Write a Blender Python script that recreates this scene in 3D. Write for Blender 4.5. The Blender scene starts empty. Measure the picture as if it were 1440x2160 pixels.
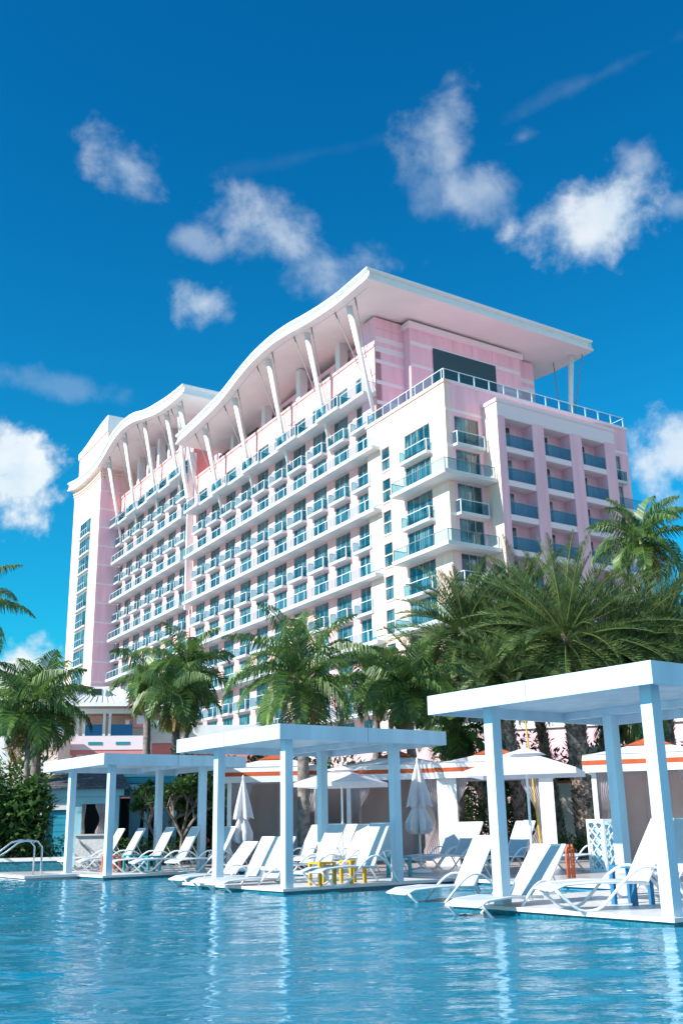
import bpy, math, random
from mathutils import Vector, Matrix
R = math.radians
random.seed(7)
scene = bpy.context.scene
COL = scene.collection

# ------------------------------------------------------------------ camera
FPX, PITCH, ROLL, CAMZ = 2169.87, R(16.9012), R(-1.08826), 1.25      # focal length in pixels of a 1440x2160 frame
fw = Vector((0, math.cos(PITCH), math.sin(PITCH)))
up0 = Vector((0, -math.sin(PITCH), math.cos(PITCH)))
rt0 = Vector((1, 0, 0))
rt = rt0*math.cos(ROLL) + up0*math.sin(ROLL)
up = up0*math.cos(ROLL) - rt0*math.sin(ROLL)
camd = bpy.data.cameras.new("camera")
cam = bpy.data.objects.new("camera", camd); COL.objects.link(cam)
cam.matrix_world = Matrix(((rt.x, up.x, -fw.x, 0), (rt.y, up.y, -fw.y, 0), (rt.z, up.z, -fw.z, CAMZ), (0, 0, 0, 1)))
camd.sensor_fit = 'VERTICAL'; camd.sensor_height = 36; camd.sensor_width = 24
camd.lens = FPX/2160*36; camd.clip_start = .1; camd.clip_end = 6000
scene.camera = cam
def ray(px, py): return (fw*FPX + rt*(px-720) - up*(py-1080)).normalized()
def at(px, D, z=0.0):                      # ground point seen at column px, D metres away
    y = 1739 - (px-720)*.019
    d = ray(px, y); h = math.hypot(d.x, d.y)
    return Vector((d.x/h*D, d.y/h*D, z))
def zat(px, py, D):                        # height seen at pixel, D metres away
    d = ray(px, py); return CAMZ + d.z/math.hypot(d.x, d.y)*D
def az(a): return Vector((math.sin(R(a)), math.cos(R(a)), 0))

# ------------------------------------------------------------------ light and sky
SUN_AZ, SUN_EL = 241.5, 33
EXPOSURE = 1.0
scene.view_settings.view_transform = 'Standard'; scene.view_settings.look = 'None'
scene.view_settings.exposure = EXPOSURE; scene.view_settings.gamma = 1; scene.view_settings.use_curve_mapping = False
sd = bpy.data.lights.new("sun", 'SUN'); sd.energy = 3.9; sd.angle = R(.5); sd.color = (1, .95, .87)
sun = bpy.data.objects.new("sun", sd); COL.objects.link(sun)
sdir = Vector((math.sin(R(SUN_AZ))*math.cos(R(SUN_EL)), math.cos(R(SUN_AZ))*math.cos(R(SUN_EL)), math.sin(R(SUN_EL))))
sun.rotation_euler = sdir.to_track_quat('Z', 'Y').to_euler(); sun.location = sdir*200

world = bpy.data.worlds.new("World"); scene.world = world; world.use_nodes = True
nt = world.node_tree; N = nt.nodes; LK = nt.links; N.clear()
def nn(t, **k):
    n = N.new(t)
    for a, b in k.items(): setattr(n, a, b)
    return n
def lk(a, b): LK.new(a, b)
def val(sock, v):
    if isinstance(v, (int, float, tuple, Vector)): sock.default_value = v
    else: lk(v, sock)
def wm(op, a, b=None, c=None, clamp=False):
    n = nn('ShaderNodeMath', operation=op, use_clamp=clamp); val(n.inputs[0], a)
    if b is not None: val(n.inputs[1], b)
    if c is not None: val(n.inputs[2], c)
    return n.outputs[0]
def wv(op, a, b=None):
    n = nn('ShaderNodeVectorMath', operation=op); val(n.inputs[0], a)
    if b is not None: val(n.inputs[1], b)
    return n
sky = nn('ShaderNodeTexSky'); sky.sky_type = 'NISHITA'; sky.sun_disc = False
sky.sun_elevation = R(SUN_EL); sky.sun_rotation = R(SUN_AZ); sky.air_density = 1.3; sky.dust_density = .1; sky.ozone_density = 2.5
tc = nn('ShaderNodeTexCoord'); dirn = wv('NORMALIZE', tc.outputs['Generated']).outputs[0]
tint = nn('ShaderNodeMix', data_type='RGBA', blend_type='MULTIPLY'); tint.inputs[0].default_value = 1
lk(sky.outputs[0], tint.inputs[6]); 
sepz = nn('ShaderNodeSeparateXYZ'); lk(dirn, sepz.inputs[0])
tm = nn('ShaderNodeMix', data_type='RGBA'); mrz = nn('ShaderNodeMapRange', interpolation_type='SMOOTHSTEP'); lk(sepz.outputs[2], mrz.inputs[0]); mrz.inputs[1].default_value = .0; mrz.inputs[2].default_value = .68
lk(mrz.outputs[0], tm.inputs[0]); tm.inputs[6].default_value = (.05, .80, 1.02, 1); tm.inputs[7].default_value = (.01, .53, .88, 1); lk(tm.outputs[2], tint.inputs[7])
noi = nn('ShaderNodeTexNoise'); noi.inputs['Scale'].default_value = 10; noi.inputs['Detail'].default_value = 9; noi.inputs['Roughness'].default_value = .62; noi.inputs['Distortion'].default_value = .5
lk(dirn, noi.inputs['Vector'])
no2 = nn('ShaderNodeTexNoise'); no2.inputs['Scale'].default_value = 26; no2.inputs['Detail'].default_value = 6; no2.inputs['Roughness'].default_value = .55
lk(dirn, no2.inputs['Vector'])
fb = wm('SUBTRACT', noi.outputs[0], .5); fb2 = wm('SUBTRACT', no2.outputs[0], .5)
# clouds: where they hang in the sky (seen from here), their half sizes, softness and brightness
CL = [  # px, py, half w, half h, tilt deg, strength, soft
 (262, 345, 112, 74, -32, .56, 1.2), (590, 500, 190, 75, -22, .60, 1.3), (700, 560, 150, 85, -10, .5, 1.3), (425, 640, 85, 62, 0, .62, 1.1), (420, 510, 60, 50, 0, .3, 1.0), (925, 300, 100, 110, -20, .48, 1.35), (1000, 400, 130, 70, -15, .45, 1.3), (900, 400, 80, 70, 0, .25, 1.2), (1100, 290, 60, 30, 10, .2, 1.1),
 (1262, 440, 185, 112, 10, .84, 1.1), (1340, 350, 90, 60, 20, .45, 1.3), (1430, 430, 60, 40, 0, .3, 1.1), (40, 1010, 135, 125, 0, 1.1, .7), (80, 1440, 120, 85, 0, 1.0, .7), (-60, 1560, 260, 120, 0, 1.0, .6), (1425, 950, 130, 120, 0, .78, .8), (120, 815, 200, 32, -5, .14, 1.0),
 (1260, 160, 300, 24, 14, .07, 1.4), (640, 330, 260, 18, 12, .02, 1.4), (-400, 900, 300, 200, 0, 1, .6), (1900, 800, 300, 200, 0, 1, .6)]
mask = None
for (px, py, hw, hh, tl, st, soft) in CL:
    c = ray(px, py); zt = Vector((0, 0, 1)); r_ = c.cross(zt).normalized(); u_ = r_.cross(c).normalized()
    ct, sn = math.cos(R(tl)), math.sin(R(tl)); r2 = r_*ct + u_*sn; u2 = u_*ct - r_*sn
    k = c.dot(fw)/FPX
    dx = wm('MULTIPLY', wv('DOT_PRODUCT', dirn, tuple(r2)).outputs['Value'], 1/(hw*k))
    dy = wm('MULTIPLY', wv('DOT_PRODUCT', dirn, tuple(u2)).outputs['Value'], 1/(hh*k))
    dd = wm('SQRT', wm('ADD', wm('MULTIPLY', dx, dx), wm('MULTIPLY', dy, dy)))
    front = wm('GREATER_THAN', wv('DOT_PRODUCT', dirn, tuple(c)).outputs['Value'], .3)
    e = wm('SUBTRACT', 1.0, dd); e = wm('ADD', e, wm('MULTIPLY', fb, 2.1)); e = wm('ADD', e, wm('MULTIPLY', fb2, 1.9))
    mr = nn('ShaderNodeMapRange', interpolation_type='SMOOTHSTEP'); lk(e, mr.inputs[0]); mr.inputs[1].default_value = 0.0; mr.inputs[2].default_value = soft; mr.inputs[3].default_value = 0; mr.inputs[4].default_value = st
    m = wm('MULTIPLY', mr.outputs[0], front)
    mask = m if mask is None else wm('MAXIMUM', mask, m)
# unseen bright cloud bank, added behind the viewer to fill the shaded faces
bk = (math.sin(R(128))*math.cos(R(24)), math.cos(R(128))*math.cos(R(24)), math.sin(R(24)))
mb_ = wm('MULTIPLY_ADD', fb, 1.2, wv('DOT_PRODUCT', dirn, bk).outputs['Value'])
mrb = nn('ShaderNodeMapRange', interpolation_type='SMOOTHSTEP'); lk(mb_, mrb.inputs[0]); mrb.inputs[1].default_value = .45; mrb.inputs[2].default_value = .95; mrb.inputs[4].default_value = .58
mask = wm('MAXIMUM', mask, mrb.outputs[0])
mask = wm('MINIMUM', mask, .97)
cloudc = nn('ShaderNodeMix', data_type='RGBA'); val(cloudc.inputs[0], wm('ADD', .5, wm('MULTIPLY', fb2, 2.2), clamp=True))
cloudc.inputs[6].default_value = (4.1, 5.1, 5.8, 1); cloudc.inputs[7].default_value = (6.0, 6.2, 6.4, 1)
mx = nn('ShaderNodeMix', data_type='RGBA'); val(mx.inputs[0], mask); lk(tint.outputs[2], mx.inputs[6]); lk(cloudc.outputs[2], mx.inputs[7])
bg = nn('ShaderNodeBackground'); bg.inputs[1].default_value = .082; lk(mx.outputs[2], bg.inputs[0])
out = nn('ShaderNodeOutputWorld'); lk(bg.outputs[0], out.inputs[0])

# ------------------------------------------------------------------ materials
def mat(name, col, rough=.6, spec=.4, metal=0, var=0, vscale=3, col2=None, bump=0, bscale=20, trans=0, alpha=1, island=0, streak=0):
    m = bpy.data.materials.new(name); m.use_nodes = True; t = m.node_tree; b = t.nodes['Principled BSDF']
    b.inputs['Base Color'].default_value = (*col, 1); b.inputs['Roughness'].default_value = rough
    b.inputs['Specular IOR Level'].default_value = spec; b.inputs['Metallic'].default_value = metal; b.inputs['Alpha'].default_value = alpha
    if var or col2:
        g = t.nodes.new('ShaderNodeNewGeometry'); no = t.nodes.new('ShaderNodeTexNoise'); no.inputs['Scale'].default_value = vscale; no.inputs['Detail'].default_value = 5
        if streak:
            mp = t.nodes.new('ShaderNodeMapping'); mp.inputs['Scale'].default_value = (1, 1, streak); t.links.new(g.outputs['Position'], mp.inputs[0]); t.links.new(mp.outputs[0], no.inputs['Vector'])
        else: t.links.new(g.outputs['Position'], no.inputs['Vector'])
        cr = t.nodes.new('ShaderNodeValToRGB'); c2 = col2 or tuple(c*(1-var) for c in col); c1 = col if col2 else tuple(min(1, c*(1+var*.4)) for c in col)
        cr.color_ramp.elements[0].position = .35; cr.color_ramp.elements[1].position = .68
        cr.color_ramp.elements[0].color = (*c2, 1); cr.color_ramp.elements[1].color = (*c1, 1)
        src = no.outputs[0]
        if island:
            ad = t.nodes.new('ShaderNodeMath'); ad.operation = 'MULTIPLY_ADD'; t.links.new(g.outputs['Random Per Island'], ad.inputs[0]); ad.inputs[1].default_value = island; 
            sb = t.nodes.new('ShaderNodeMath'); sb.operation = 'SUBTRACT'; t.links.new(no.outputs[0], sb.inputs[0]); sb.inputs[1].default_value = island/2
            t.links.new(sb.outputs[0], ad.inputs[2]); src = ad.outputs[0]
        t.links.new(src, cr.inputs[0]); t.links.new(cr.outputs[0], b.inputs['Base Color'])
    if bump:
        g = t.nodes.new('ShaderNodeNewGeometry'); no = t.nodes.new('ShaderNodeTexNoise'); no.inputs['Scale'].default_value = bscale; no.inputs['Detail'].default_value = 4
        t.links.new(g.outputs['Position'], no.inputs['Vector']); bp = t.nodes.new('ShaderNodeBump'); bp.inputs['Strength'].default_value = bump; bp.inputs['Distance'].default_value = .05
        t.links.new(no.outputs[0], bp.inputs['Height']); t.links.new(bp.outputs[0], b.inputs['Normal'])
    if trans:
        tr = t.nodes.new('ShaderNodeBsdfTranslucent'); ms = t.nodes.new('ShaderNodeMixShader'); ms.inputs[0].default_value = trans
        if var or col2: t.links.new(cr.outputs[0], tr.inputs[0])
        else: tr.inputs[0].default_value = (*col, 1)
        t.links.new(b.outputs[0], ms.inputs[1]); t.links.new(tr.outputs[0], ms.inputs[2]); t.links.new(ms.outputs[0], t.nodes['Material Output'].inputs[0])
    return m
M = {}
M['wing'] = mat('warm pink render', (.88, .50, .49), .8, .2, var=.10, vscale=1.6, streak=.12, bump=.1, bscale=30)
M['cream'] = mat('sunlit pink and cream render', (.88, .67, .58), .8, .2, var=.10, vscale=1.6, streak=.12, bump=.1, bscale=30)  # lit copy of the hotel's pink, sunlight put into the colour; cream houses too
M['pink'] = mat('pink render', (.93, .56, .65), .8, .2, var=.10, vscale=1.6, streak=.12, bump=.1, bscale=30)
M['palepink'] = mat('pale pink band', (.86, .74, .78), .8, .2)
M['white'] = mat('white paint', (.80, .82, .82), .55, .4, var=.05, vscale=1.5)
M['soffit'] = mat('roof soffit', (.86, .85, .83), .75, .2, var=.04, vscale=.4)
M['slab'] = mat('balcony slab', (.66, .71, .74), .7, .3, var=.05, vscale=.7)
M['steel'] = mat('grey rod', (.25, .24, .24), .5, .5)
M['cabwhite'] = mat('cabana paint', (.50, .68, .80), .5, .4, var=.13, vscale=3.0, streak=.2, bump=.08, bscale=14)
M['screen'] = mat('dark louvre', (.03, .09, .12), .5, .4)
M['louvre'] = M['screen']
M['sling'] = mat('sling fabric', (.62, .67, .71), .7, .3, trans=.25, var=.05, vscale=9)
M['tube'] = mat('white tube', (.80, .82, .84), .35, .5)
M['chrome'] = mat('brushed steel', (.62, .66, .68), .22, .6, metal=.9)
M['umb'] = mat('umbrella cloth', (.80, .78, .82), .8, .2, trans=.35, var=.06, vscale=5)
M['curtain'] = mat('grey beige curtain', (.64, .56, .55), .85, .15, var=.12, vscale=1.2)
M['curtainw'] = mat('white curtain', (.68, .62, .64), .85, .15, trans=.2, var=.08, vscale=4)
M['orange'] = mat('orange canvas', (.50, .10, .035), .75, .2, var=.15, vscale=6)
M['tentw'] = mat('white canvas', (.74, .75, .78), .75, .2, trans=.15, var=.05, vscale=3)
M['blockw'] = mat('white block', (.78, .79, .80), .8, .2, var=.07, vscale=7, bump=.2, bscale=18)
M['turq'] = mat('turquoise paint', (.03, .33, .48), .5, .4, var=.1, vscale=3)
M['lblue'] = mat('pale blue paint', (.30, .60, .72), .6, .3, var=.06, vscale=2)
M['shingle'] = mat('grey shingle', (.17, .18, .20), .85, .2, col2=(.07, .08, .10), vscale=9, bump=.5, bscale=24)
M['dark'] = mat('dark interior', (.02, .03, .035), .6, .3)
M['yellow'] = mat('yellow paint', (.58, .34, .02), .45, .4)
M['orangep'] = mat('orange paint', (.65, .14, .05), .45, .4)
M['teal'] = mat('teal paint', (.02, .28, .33), .45, .4)
M['bluep'] = mat('blue paint', (.02, .16, .33), .45, .4)
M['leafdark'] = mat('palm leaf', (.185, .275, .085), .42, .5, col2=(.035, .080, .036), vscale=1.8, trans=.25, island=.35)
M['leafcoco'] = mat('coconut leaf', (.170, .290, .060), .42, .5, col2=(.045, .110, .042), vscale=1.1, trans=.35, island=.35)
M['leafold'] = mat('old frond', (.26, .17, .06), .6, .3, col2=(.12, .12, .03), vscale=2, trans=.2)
M['rachis'] = mat('frond rib', (.13, .17, .05), .5, .4)
M['shrub'] = mat('shrub leaf', (.120, .240, .060), .45, .5, col2=(.040, .095, .032), vscale=1.6, trans=.25, island=.5)
M['shrubl'] = mat('bright leaf', (.13, .25, .04), .45, .5, col2=(.05, .12, .02), vscale=1.6, trans=.3, island=.4)
M['bark'] = mat('grey palm trunk', (.30, .26, .24), .85, .2, col2=(.13, .11, .10), vscale=6, bump=.4, bscale=14)
M['boot'] = mat('old leaf boots', (.42, .35, .30), .9, .15, col2=(.13, .10, .09), vscale=5, bump=.5, bscale=22, island=.4)
M['stem'] = mat('stem', (.13, .11, .08), .8, .2)
M['grass'] = mat('lawn', (.07, .16, .03), .8, .2, col2=(.045, .10, .02), vscale=1.2, bump=.4, bscale=40)
M['plaza'] = mat('pale plaza stone', (.32, .30, .29), .8, .2, var=.15, vscale=.3)
M['coping'] = mat('pale stone coping', (.72, .70, .69), .35, .5, var=.08, vscale=2)
M['mosaic'] = mat('blue tile band', (.03, .20, .27), .25, .5, col2=(.015, .10, .15), vscale=18)
M['metalroof'] = mat('white metal roof', (.66, .70, .73), .5, .4, var=.05, vscale=.6)
M['tan'] = mat('tan ceiling', (.42, .32, .20), .8, .2)
M['coral'] = mat('coral pink wall', (.74, .28, .27), .8, .2, var=.05, vscale=1)

def custom(name, build):
    m = bpy.data.materials.new(name); m.use_nodes = True; t = m.node_tree; build(t, t.nodes['Principled BSDF']); return m
def _glass(t, b):                               # window: curtains show as pale folds behind dark blue-green glass
    g = t.nodes.new('ShaderNodeNewGeometry')
    sep = t.nodes.new('ShaderNodeVectorMath'); sep.operation = 'DOT_PRODUCT'; t.links.new(g.outputs['Position'], sep.inputs[0]); sep.inputs[1].default_value = (-.62, .78, 0)
    n1 = t.nodes.new('ShaderNodeTexNoise'); n1.noise_dimensions = '1D'; n1.inputs['Scale'].default_value = 5.5; n1.inputs['Detail'].default_value = 3; t.links.new(sep.outputs['Value'], n1.inputs['W'])
    n2 = t.nodes.new('ShaderNodeTexNoise'); n2.inputs['Scale'].default_value = .55; n2.inputs['Detail'].default_value = 2; t.links.new(g.outputs['Position'], n2.inputs['Vector'])
    mrg = t.nodes.new('ShaderNodeMapRange'); t.links.new(n2.outputs[0], mrg.inputs[0]); mrg.inputs[1].default_value = .42; mrg.inputs[2].default_value = .58
    r1 = t.nodes.new('ShaderNodeValToRGB'); t.links.new(n1.outputs[0], r1.inputs[0])
    r1.color_ramp.elements[0].position = .42; r1.color_ramp.elements[0].color = (.010, .055, .068, 1)
    r1.color_ramp.elements[1].position = .60; r1.color_ramp.elements[1].color = (.13, .27, .30, 1)
    mx_ = t.nodes.new('ShaderNodeMix'); mx_.data_type = 'RGBA'; t.links.new(mrg.outputs[0], mx_.inputs[0]); mx_.inputs[6].default_value = (.006, .045, .06, 1); t.links.new(r1.outputs[0], mx_.inputs[7])
    t.links.new(mx_.outputs[2], b.inputs['Base Color']); b.inputs['Roughness'].default_value = .04; b.inputs['IOR'].default_value = 1.6; b.inputs['Specular IOR Level'].default_value = .7
M['glass'] = custom('window glass', _glass)
def _rail(t, b):                                # tinted glass balustrade
    b.inputs['Base Color'].default_value = (.03, .22, .32, 1); b.inputs['Roughness'].default_value = .08; b.inputs['Specular IOR Level'].default_value = .5
    tr = t.nodes.new('ShaderNodeBsdfTransparent'); tr.inputs[0].default_value = (.70, .87, .91, 1)
    ms = t.nodes.new('ShaderNodeMixShader'); ms.inputs[0].default_value = .06
    t.links.new(tr.outputs[0], ms.inputs[1]); t.links.new(b.outputs[0], ms.inputs[2]); t.links.new(ms.outputs[0], t.nodes['Material Output'].inputs[0])
M['railglass'] = custom('balustrade glass', _rail)
def _water(t, b):
    t.nodes.remove(b); g = t.nodes.new('ShaderNodeNewGeometry')
    hs = []
    for (sc, rot, sx, sy, det, w) in ((1.0, 6, .6, 2.0, 3, .22), (1.0, -8, 1.9, 5.5, 4, .5), (1.0, 10, 5.0, 14, 3, .30)):
        mp = t.nodes.new('ShaderNodeMapping'); mp.inputs['Rotation'].default_value = (0, 0, R(rot)); mp.inputs['Scale'].default_value = (sx, sy, 1); t.links.new(g.outputs['Position'], mp.inputs[0])
        n = t.nodes.new('ShaderNodeTexNoise'); n.inputs['Scale'].default_value = sc; n.inputs['Detail'].default_value = det; n.inputs['Distortion'].default_value = .25; t.links.new(mp.outputs[0], n.inputs['Vector'])
        mu = t.nodes.new('ShaderNodeMath'); mu.operation = 'MULTIPLY'; mu.inputs[1].default_value = w; t.links.new(n.outputs[0], mu.inputs[0]); hs.append(mu.outputs[0])
    s = hs[0]
    for h in hs[1:]:
        a = t.nodes.new('ShaderNodeMath'); a.operation = 'ADD'; t.links.new(s, a.inputs[0]); t.links.new(h, a.inputs[1]); s = a.outputs[0]
    bp = t.nodes.new('ShaderNodeBump'); bp.inputs['Strength'].default_value = 1; bp.inputs['Distance'].default_value = .02; t.links.new(s, bp.inputs['Height'])
    fr = t.nodes.new('ShaderNodeFresnel'); fr.inputs['IOR'].default_value = 1.33; t.links.new(bp.outputs[0], fr.inputs['Normal'])
    tr0 = t.nodes.new('ShaderNodeBsdfTransparent'); tr0.inputs[0].default_value = (.70, .95, .98, 1)
    df = t.nodes.new('ShaderNodeBsdfDiffuse'); df.inputs[0].default_value = (.006, .24, .38, 1); t.links.new(bp.outputs[0], df.inputs[1])
    tr = t.nodes.new('ShaderNodeMixShader'); tr.inputs[0].default_value = .68; t.links.new(tr0.outputs[0], tr.inputs[1]); t.links.new(df.outputs[0], tr.inputs[2])
    gl = t.nodes.new('ShaderNodeBsdfGlossy'); gl.inputs['Roughness'].default_value = .012; gl.inputs[0].default_value = (1, 1, 1, 1); t.links.new(bp.outputs[0], gl.inputs['Normal'])
    ms = t.nodes.new('ShaderNodeMixShader'); mf = t.nodes.new('ShaderNodeMath'); mf.operation = 'MULTIPLY'; mf.inputs[1].default_value = .78; t.links.new(fr.outputs[0], mf.inputs[0]); t.links.new(mf.outputs[0], ms.inputs[0]); t.links.new(tr.outputs[0], ms.inputs[1]); t.links.new(gl.outputs[0], ms.inputs[2])
    t.links.new(ms.outputs[0], t.nodes['Material Output'].inputs[0])
M['water'] = custom('pool water', _water)
M['poolfloor'] = mat('blue pool plaster', (.02, .42, .66), .6, .3, col2=(.012, .33, .56), vscale=1.3)
M['shelf'] = mat('pale pool shelf', (.22, .52, .60), .6, .3, var=.12, vscale=1.5)
def _pave(t, b):
    g = t.nodes.new('ShaderNodeNewGeometry'); mp = t.nodes.new('ShaderNodeMapping'); mp.inputs['Rotation'].default_value = (0, 0, R(36.6)); t.links.new(g.outputs['Position'], mp.inputs[0])
    br = t.nodes.new('ShaderNodeTexBrick'); br.inputs['Scale'].default_value = 1; br.inputs['Brick Width'].default_value = .9; br.inputs['Row Height'].default_value = .6; br.inputs['Mortar Size'].default_value = .006
    br.inputs['Color1'].default_value = (.55, .49, .47, 1); br.inputs['Color2'].default_value = (.47, .42, .42, 1); br.inputs['Mortar'].default_value = (.28, .26, .26, 1)
    t.links.new(mp.outputs[0], br.inputs['Vector']); t.links.new(br.outputs[0], b.inputs['Base Color']); b.inputs['Roughness'].default_value = .3; b.inputs['Specular IOR Level'].default_value = .5
M['pave'] = custom('travertine paving', _pave)

# ------------------------------------------------------------------ mesh builder
class MB:
    def __init__(s): s.v = []; s.f = []; s.m = []
    def face(s, pts, mi=0):
        n = len(s.v); s.v += [tuple(p) for p in pts]; s.f.append(tuple(range(n, n+len(pts)))); s.m.append(mi)
    def box(s, x0, x1, y0, y1, z0, z1, mi=0, tf=None):
        P = [(x0, y0, z0), (x1, y0, z0), (x1, y1, z0), (x0, y1, z0), (x0, y0, z1), (x1, y0, z1), (x1, y1, z1), (x0, y1, z1)]
        if tf: P = [tf(*p) for p in P]
        n = len(s.v); s.v += [tuple(p) for p in P]
        for q in ((0, 3, 2, 1), (4, 5, 6, 7), (0, 1, 5, 4), (1, 2, 6, 5), (2, 3, 7, 6), (3, 0, 4, 7)): s.f.append(tuple(n+i for i in q)); s.m.append(mi)
        return s
    def tube(s, pts, r, n=8, mi=0, cap=True, flat=1.0):
        pts = [Vector(p) for p in pts]; rs = r if isinstance(r, (list, tuple)) else [r]*len(pts); base = len(s.v); prev = None
        for i, p in enumerate(pts):
            d = (pts[min(i+1, len(pts)-1)]-pts[max(i-1, 0)]).normalized()
            a = (prev - d*prev.dot(d)) if prev is not None else (Vector((0, 0, 1)).cross(d) if abs(d.z) < .95 else Vector((1, 0, 0)).cross(d))
            a.normalize(); prev = a; b = d.cross(a)
            for k in range(n):
                t = 2*math.pi*k/n; s.v.append(tuple(p + (a*math.cos(t) + b*math.sin(t)*flat)*rs[i]))
        for i in range(len(pts)-1):
            for k in range(n):
                s.f.append((base+i*n+k, base+i*n+(k+1) % n, base+(i+1)*n+(k+1) % n, base+(i+1)*n+k)); s.m.append(mi)
        if cap:
            s.f.append(tuple(base+k for k in range(n))[::-1]); s.m.append(mi)
            s.f.append(tuple(base+(len(pts)-1)*n+k for k in range(n))); s.m.append(mi)
        return s
    def add(s, o, tf):
        n = len(s.v); s.v += [tuple(tf(Vector(p))) for p in o.v]; s.f += [tuple(n+i for i in q) for q in o.f]; s.m += o.m
    def mesh(s, name, mats, smooth=False, off=None):
        me = bpy.data.meshes.new(name)
        vs = s.v if off is None else [(p[0]-off.x, p[1]-off.y, p[2]-off.z) for p in s.v]
        me.from_pydata(vs, [], s.f)
        for m in mats: me.materials.append(M[m])
        me.polygons.foreach_set('material_index', s.m)
        if smooth: me.polygons.foreach_set('use_smooth', [True]*len(s.f))
        me.update(); return me
    def build(s, name, mats, parent=None, smooth=False, **k):
        if isinstance(mats, str): mats = [mats]
        off = wloc(parent) if parent is not None else None
        o = bpy.data.objects.new(name, s.mesh(name, mats, smooth, off)); COL.objects.link(o)
        if parent is not None: o.parent = parent
        for a, b in k.items(): o[a] = b
        return o
def wloc(p):
    l = Vector((0, 0, 0))
    while p is not None: l += p.location; p = p.parent
    return l
def empty(name, loc, label, cat, group=None, rz=0):
    o = bpy.data.objects.new(name, None); COL.objects.link(o); o.location = loc; o.rotation_euler = (0, 0, rz); o.empty_display_size = .3
    o['label'] = label; o['category'] = cat
    if group: o['group'] = group
    return o
def lnk(name, me, parent, loc=(0, 0, 0), rz=0, **k):
    o = bpy.data.objects.new(name, me); COL.objects.link(o); o.parent = parent; o.location = loc; o.rotation_euler = (0, 0, rz)
    for a, b in k.items(): o[a] = b
    return o
def copy_tree(o, parent=None):
    c = o.copy(); COL.objects.link(c); c.parent = parent
    for ch in list(o.children): copy_tree(ch, c)
    return c
def relabel(o, label, group=None):
    o['label'] = label
    if group: o['group'] = group

# ------------------------------------------------------------------ frames
U, V = az(-30.45), az(56.45)                   # hotel: along the long face, along the end face
HC = Vector((8.8916, 80.674, 0))               # foot of the near corner
def H(s, t, z): return HC + U*s - V*t + Vector((0, 0, z))
A, B = az(-36.6), az(53.4)                     # pool: along the edge, away from the water
O1, O2, O3 = Vector((-6.24, 27.80, 0)), Vector((-1.222, 20.639, 0)), Vector((3.872, 13.214, 0))
def P(a, b, z): return O2 + A*a + B*b + Vector((0, 0, z))

# ------------------------------------------------------------------ ground, pool, deck
def quadsheet(name, a0, a1, b0, b1, z, m, **k):
    mb = MB(); mb.face([P(a0, b0, z), P(a1, b0, z), P(a1, b1, z), P(a0, b1, z)]); return mb.build(name, m, **k)
AX0, AX1, BX0, BX1, DX = -42, 60, -34, 4.25, 10.35     # the pool
g = MB()
BIG = 2500
xs = [-BIG, AX0, AX1, BIG]; ys = [-BIG, BX0, BX1, BIG]
for i in range(3):
    for j in range(3):
        if i == 1 and j == 1: continue
        g.face([P(xs[i], ys[j], .0), P(xs[i+1], ys[j], .0), P(xs[i+1], ys[j+1], .0), P(xs[i], ys[j+1], .0)][::-1])
g.build('ground', 'plaza', kind='structure')
pb = MB()
pb.face([P(AX0, BX0, -1.3), P(AX1, BX0, -1.3), P(AX1, BX1, -1.3), P(AX0, BX1, -1.3)][::-1])
for q in ([(AX0, BX0), (AX1, BX0)], [(AX1, BX0), (AX1, BX1)], [(AX1, BX1), (AX0, BX1)], [(AX0, BX1), (AX0, BX0)]):
    pb.face([P(*q[0], -1.3), P(*q[1], -1.3), P(*q[1], .05), P(*q[0], .05)])
pb.build('pool_floor', 'poolfloor', kind='structure')
sh = MB(); shs = MB()
for a0, a1 in ((-9.0+3.95, -.02), (3.95, 8.72), (-42, -9.02)): sh.box(a0, a1, .9, 4.2, -.25, -.13, 0, lambda a, b, z: P(a, b, z)); shs.box(a0, a1, .92, 4.2, -1.28, -.252, 0, lambda a, b, z: P(a, b, z))
shs.build('shelf_base', 'poolfloor', kind='structure')
sh.build('pool_shelf', 'shelf', kind='structure')
import numpy as np
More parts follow.
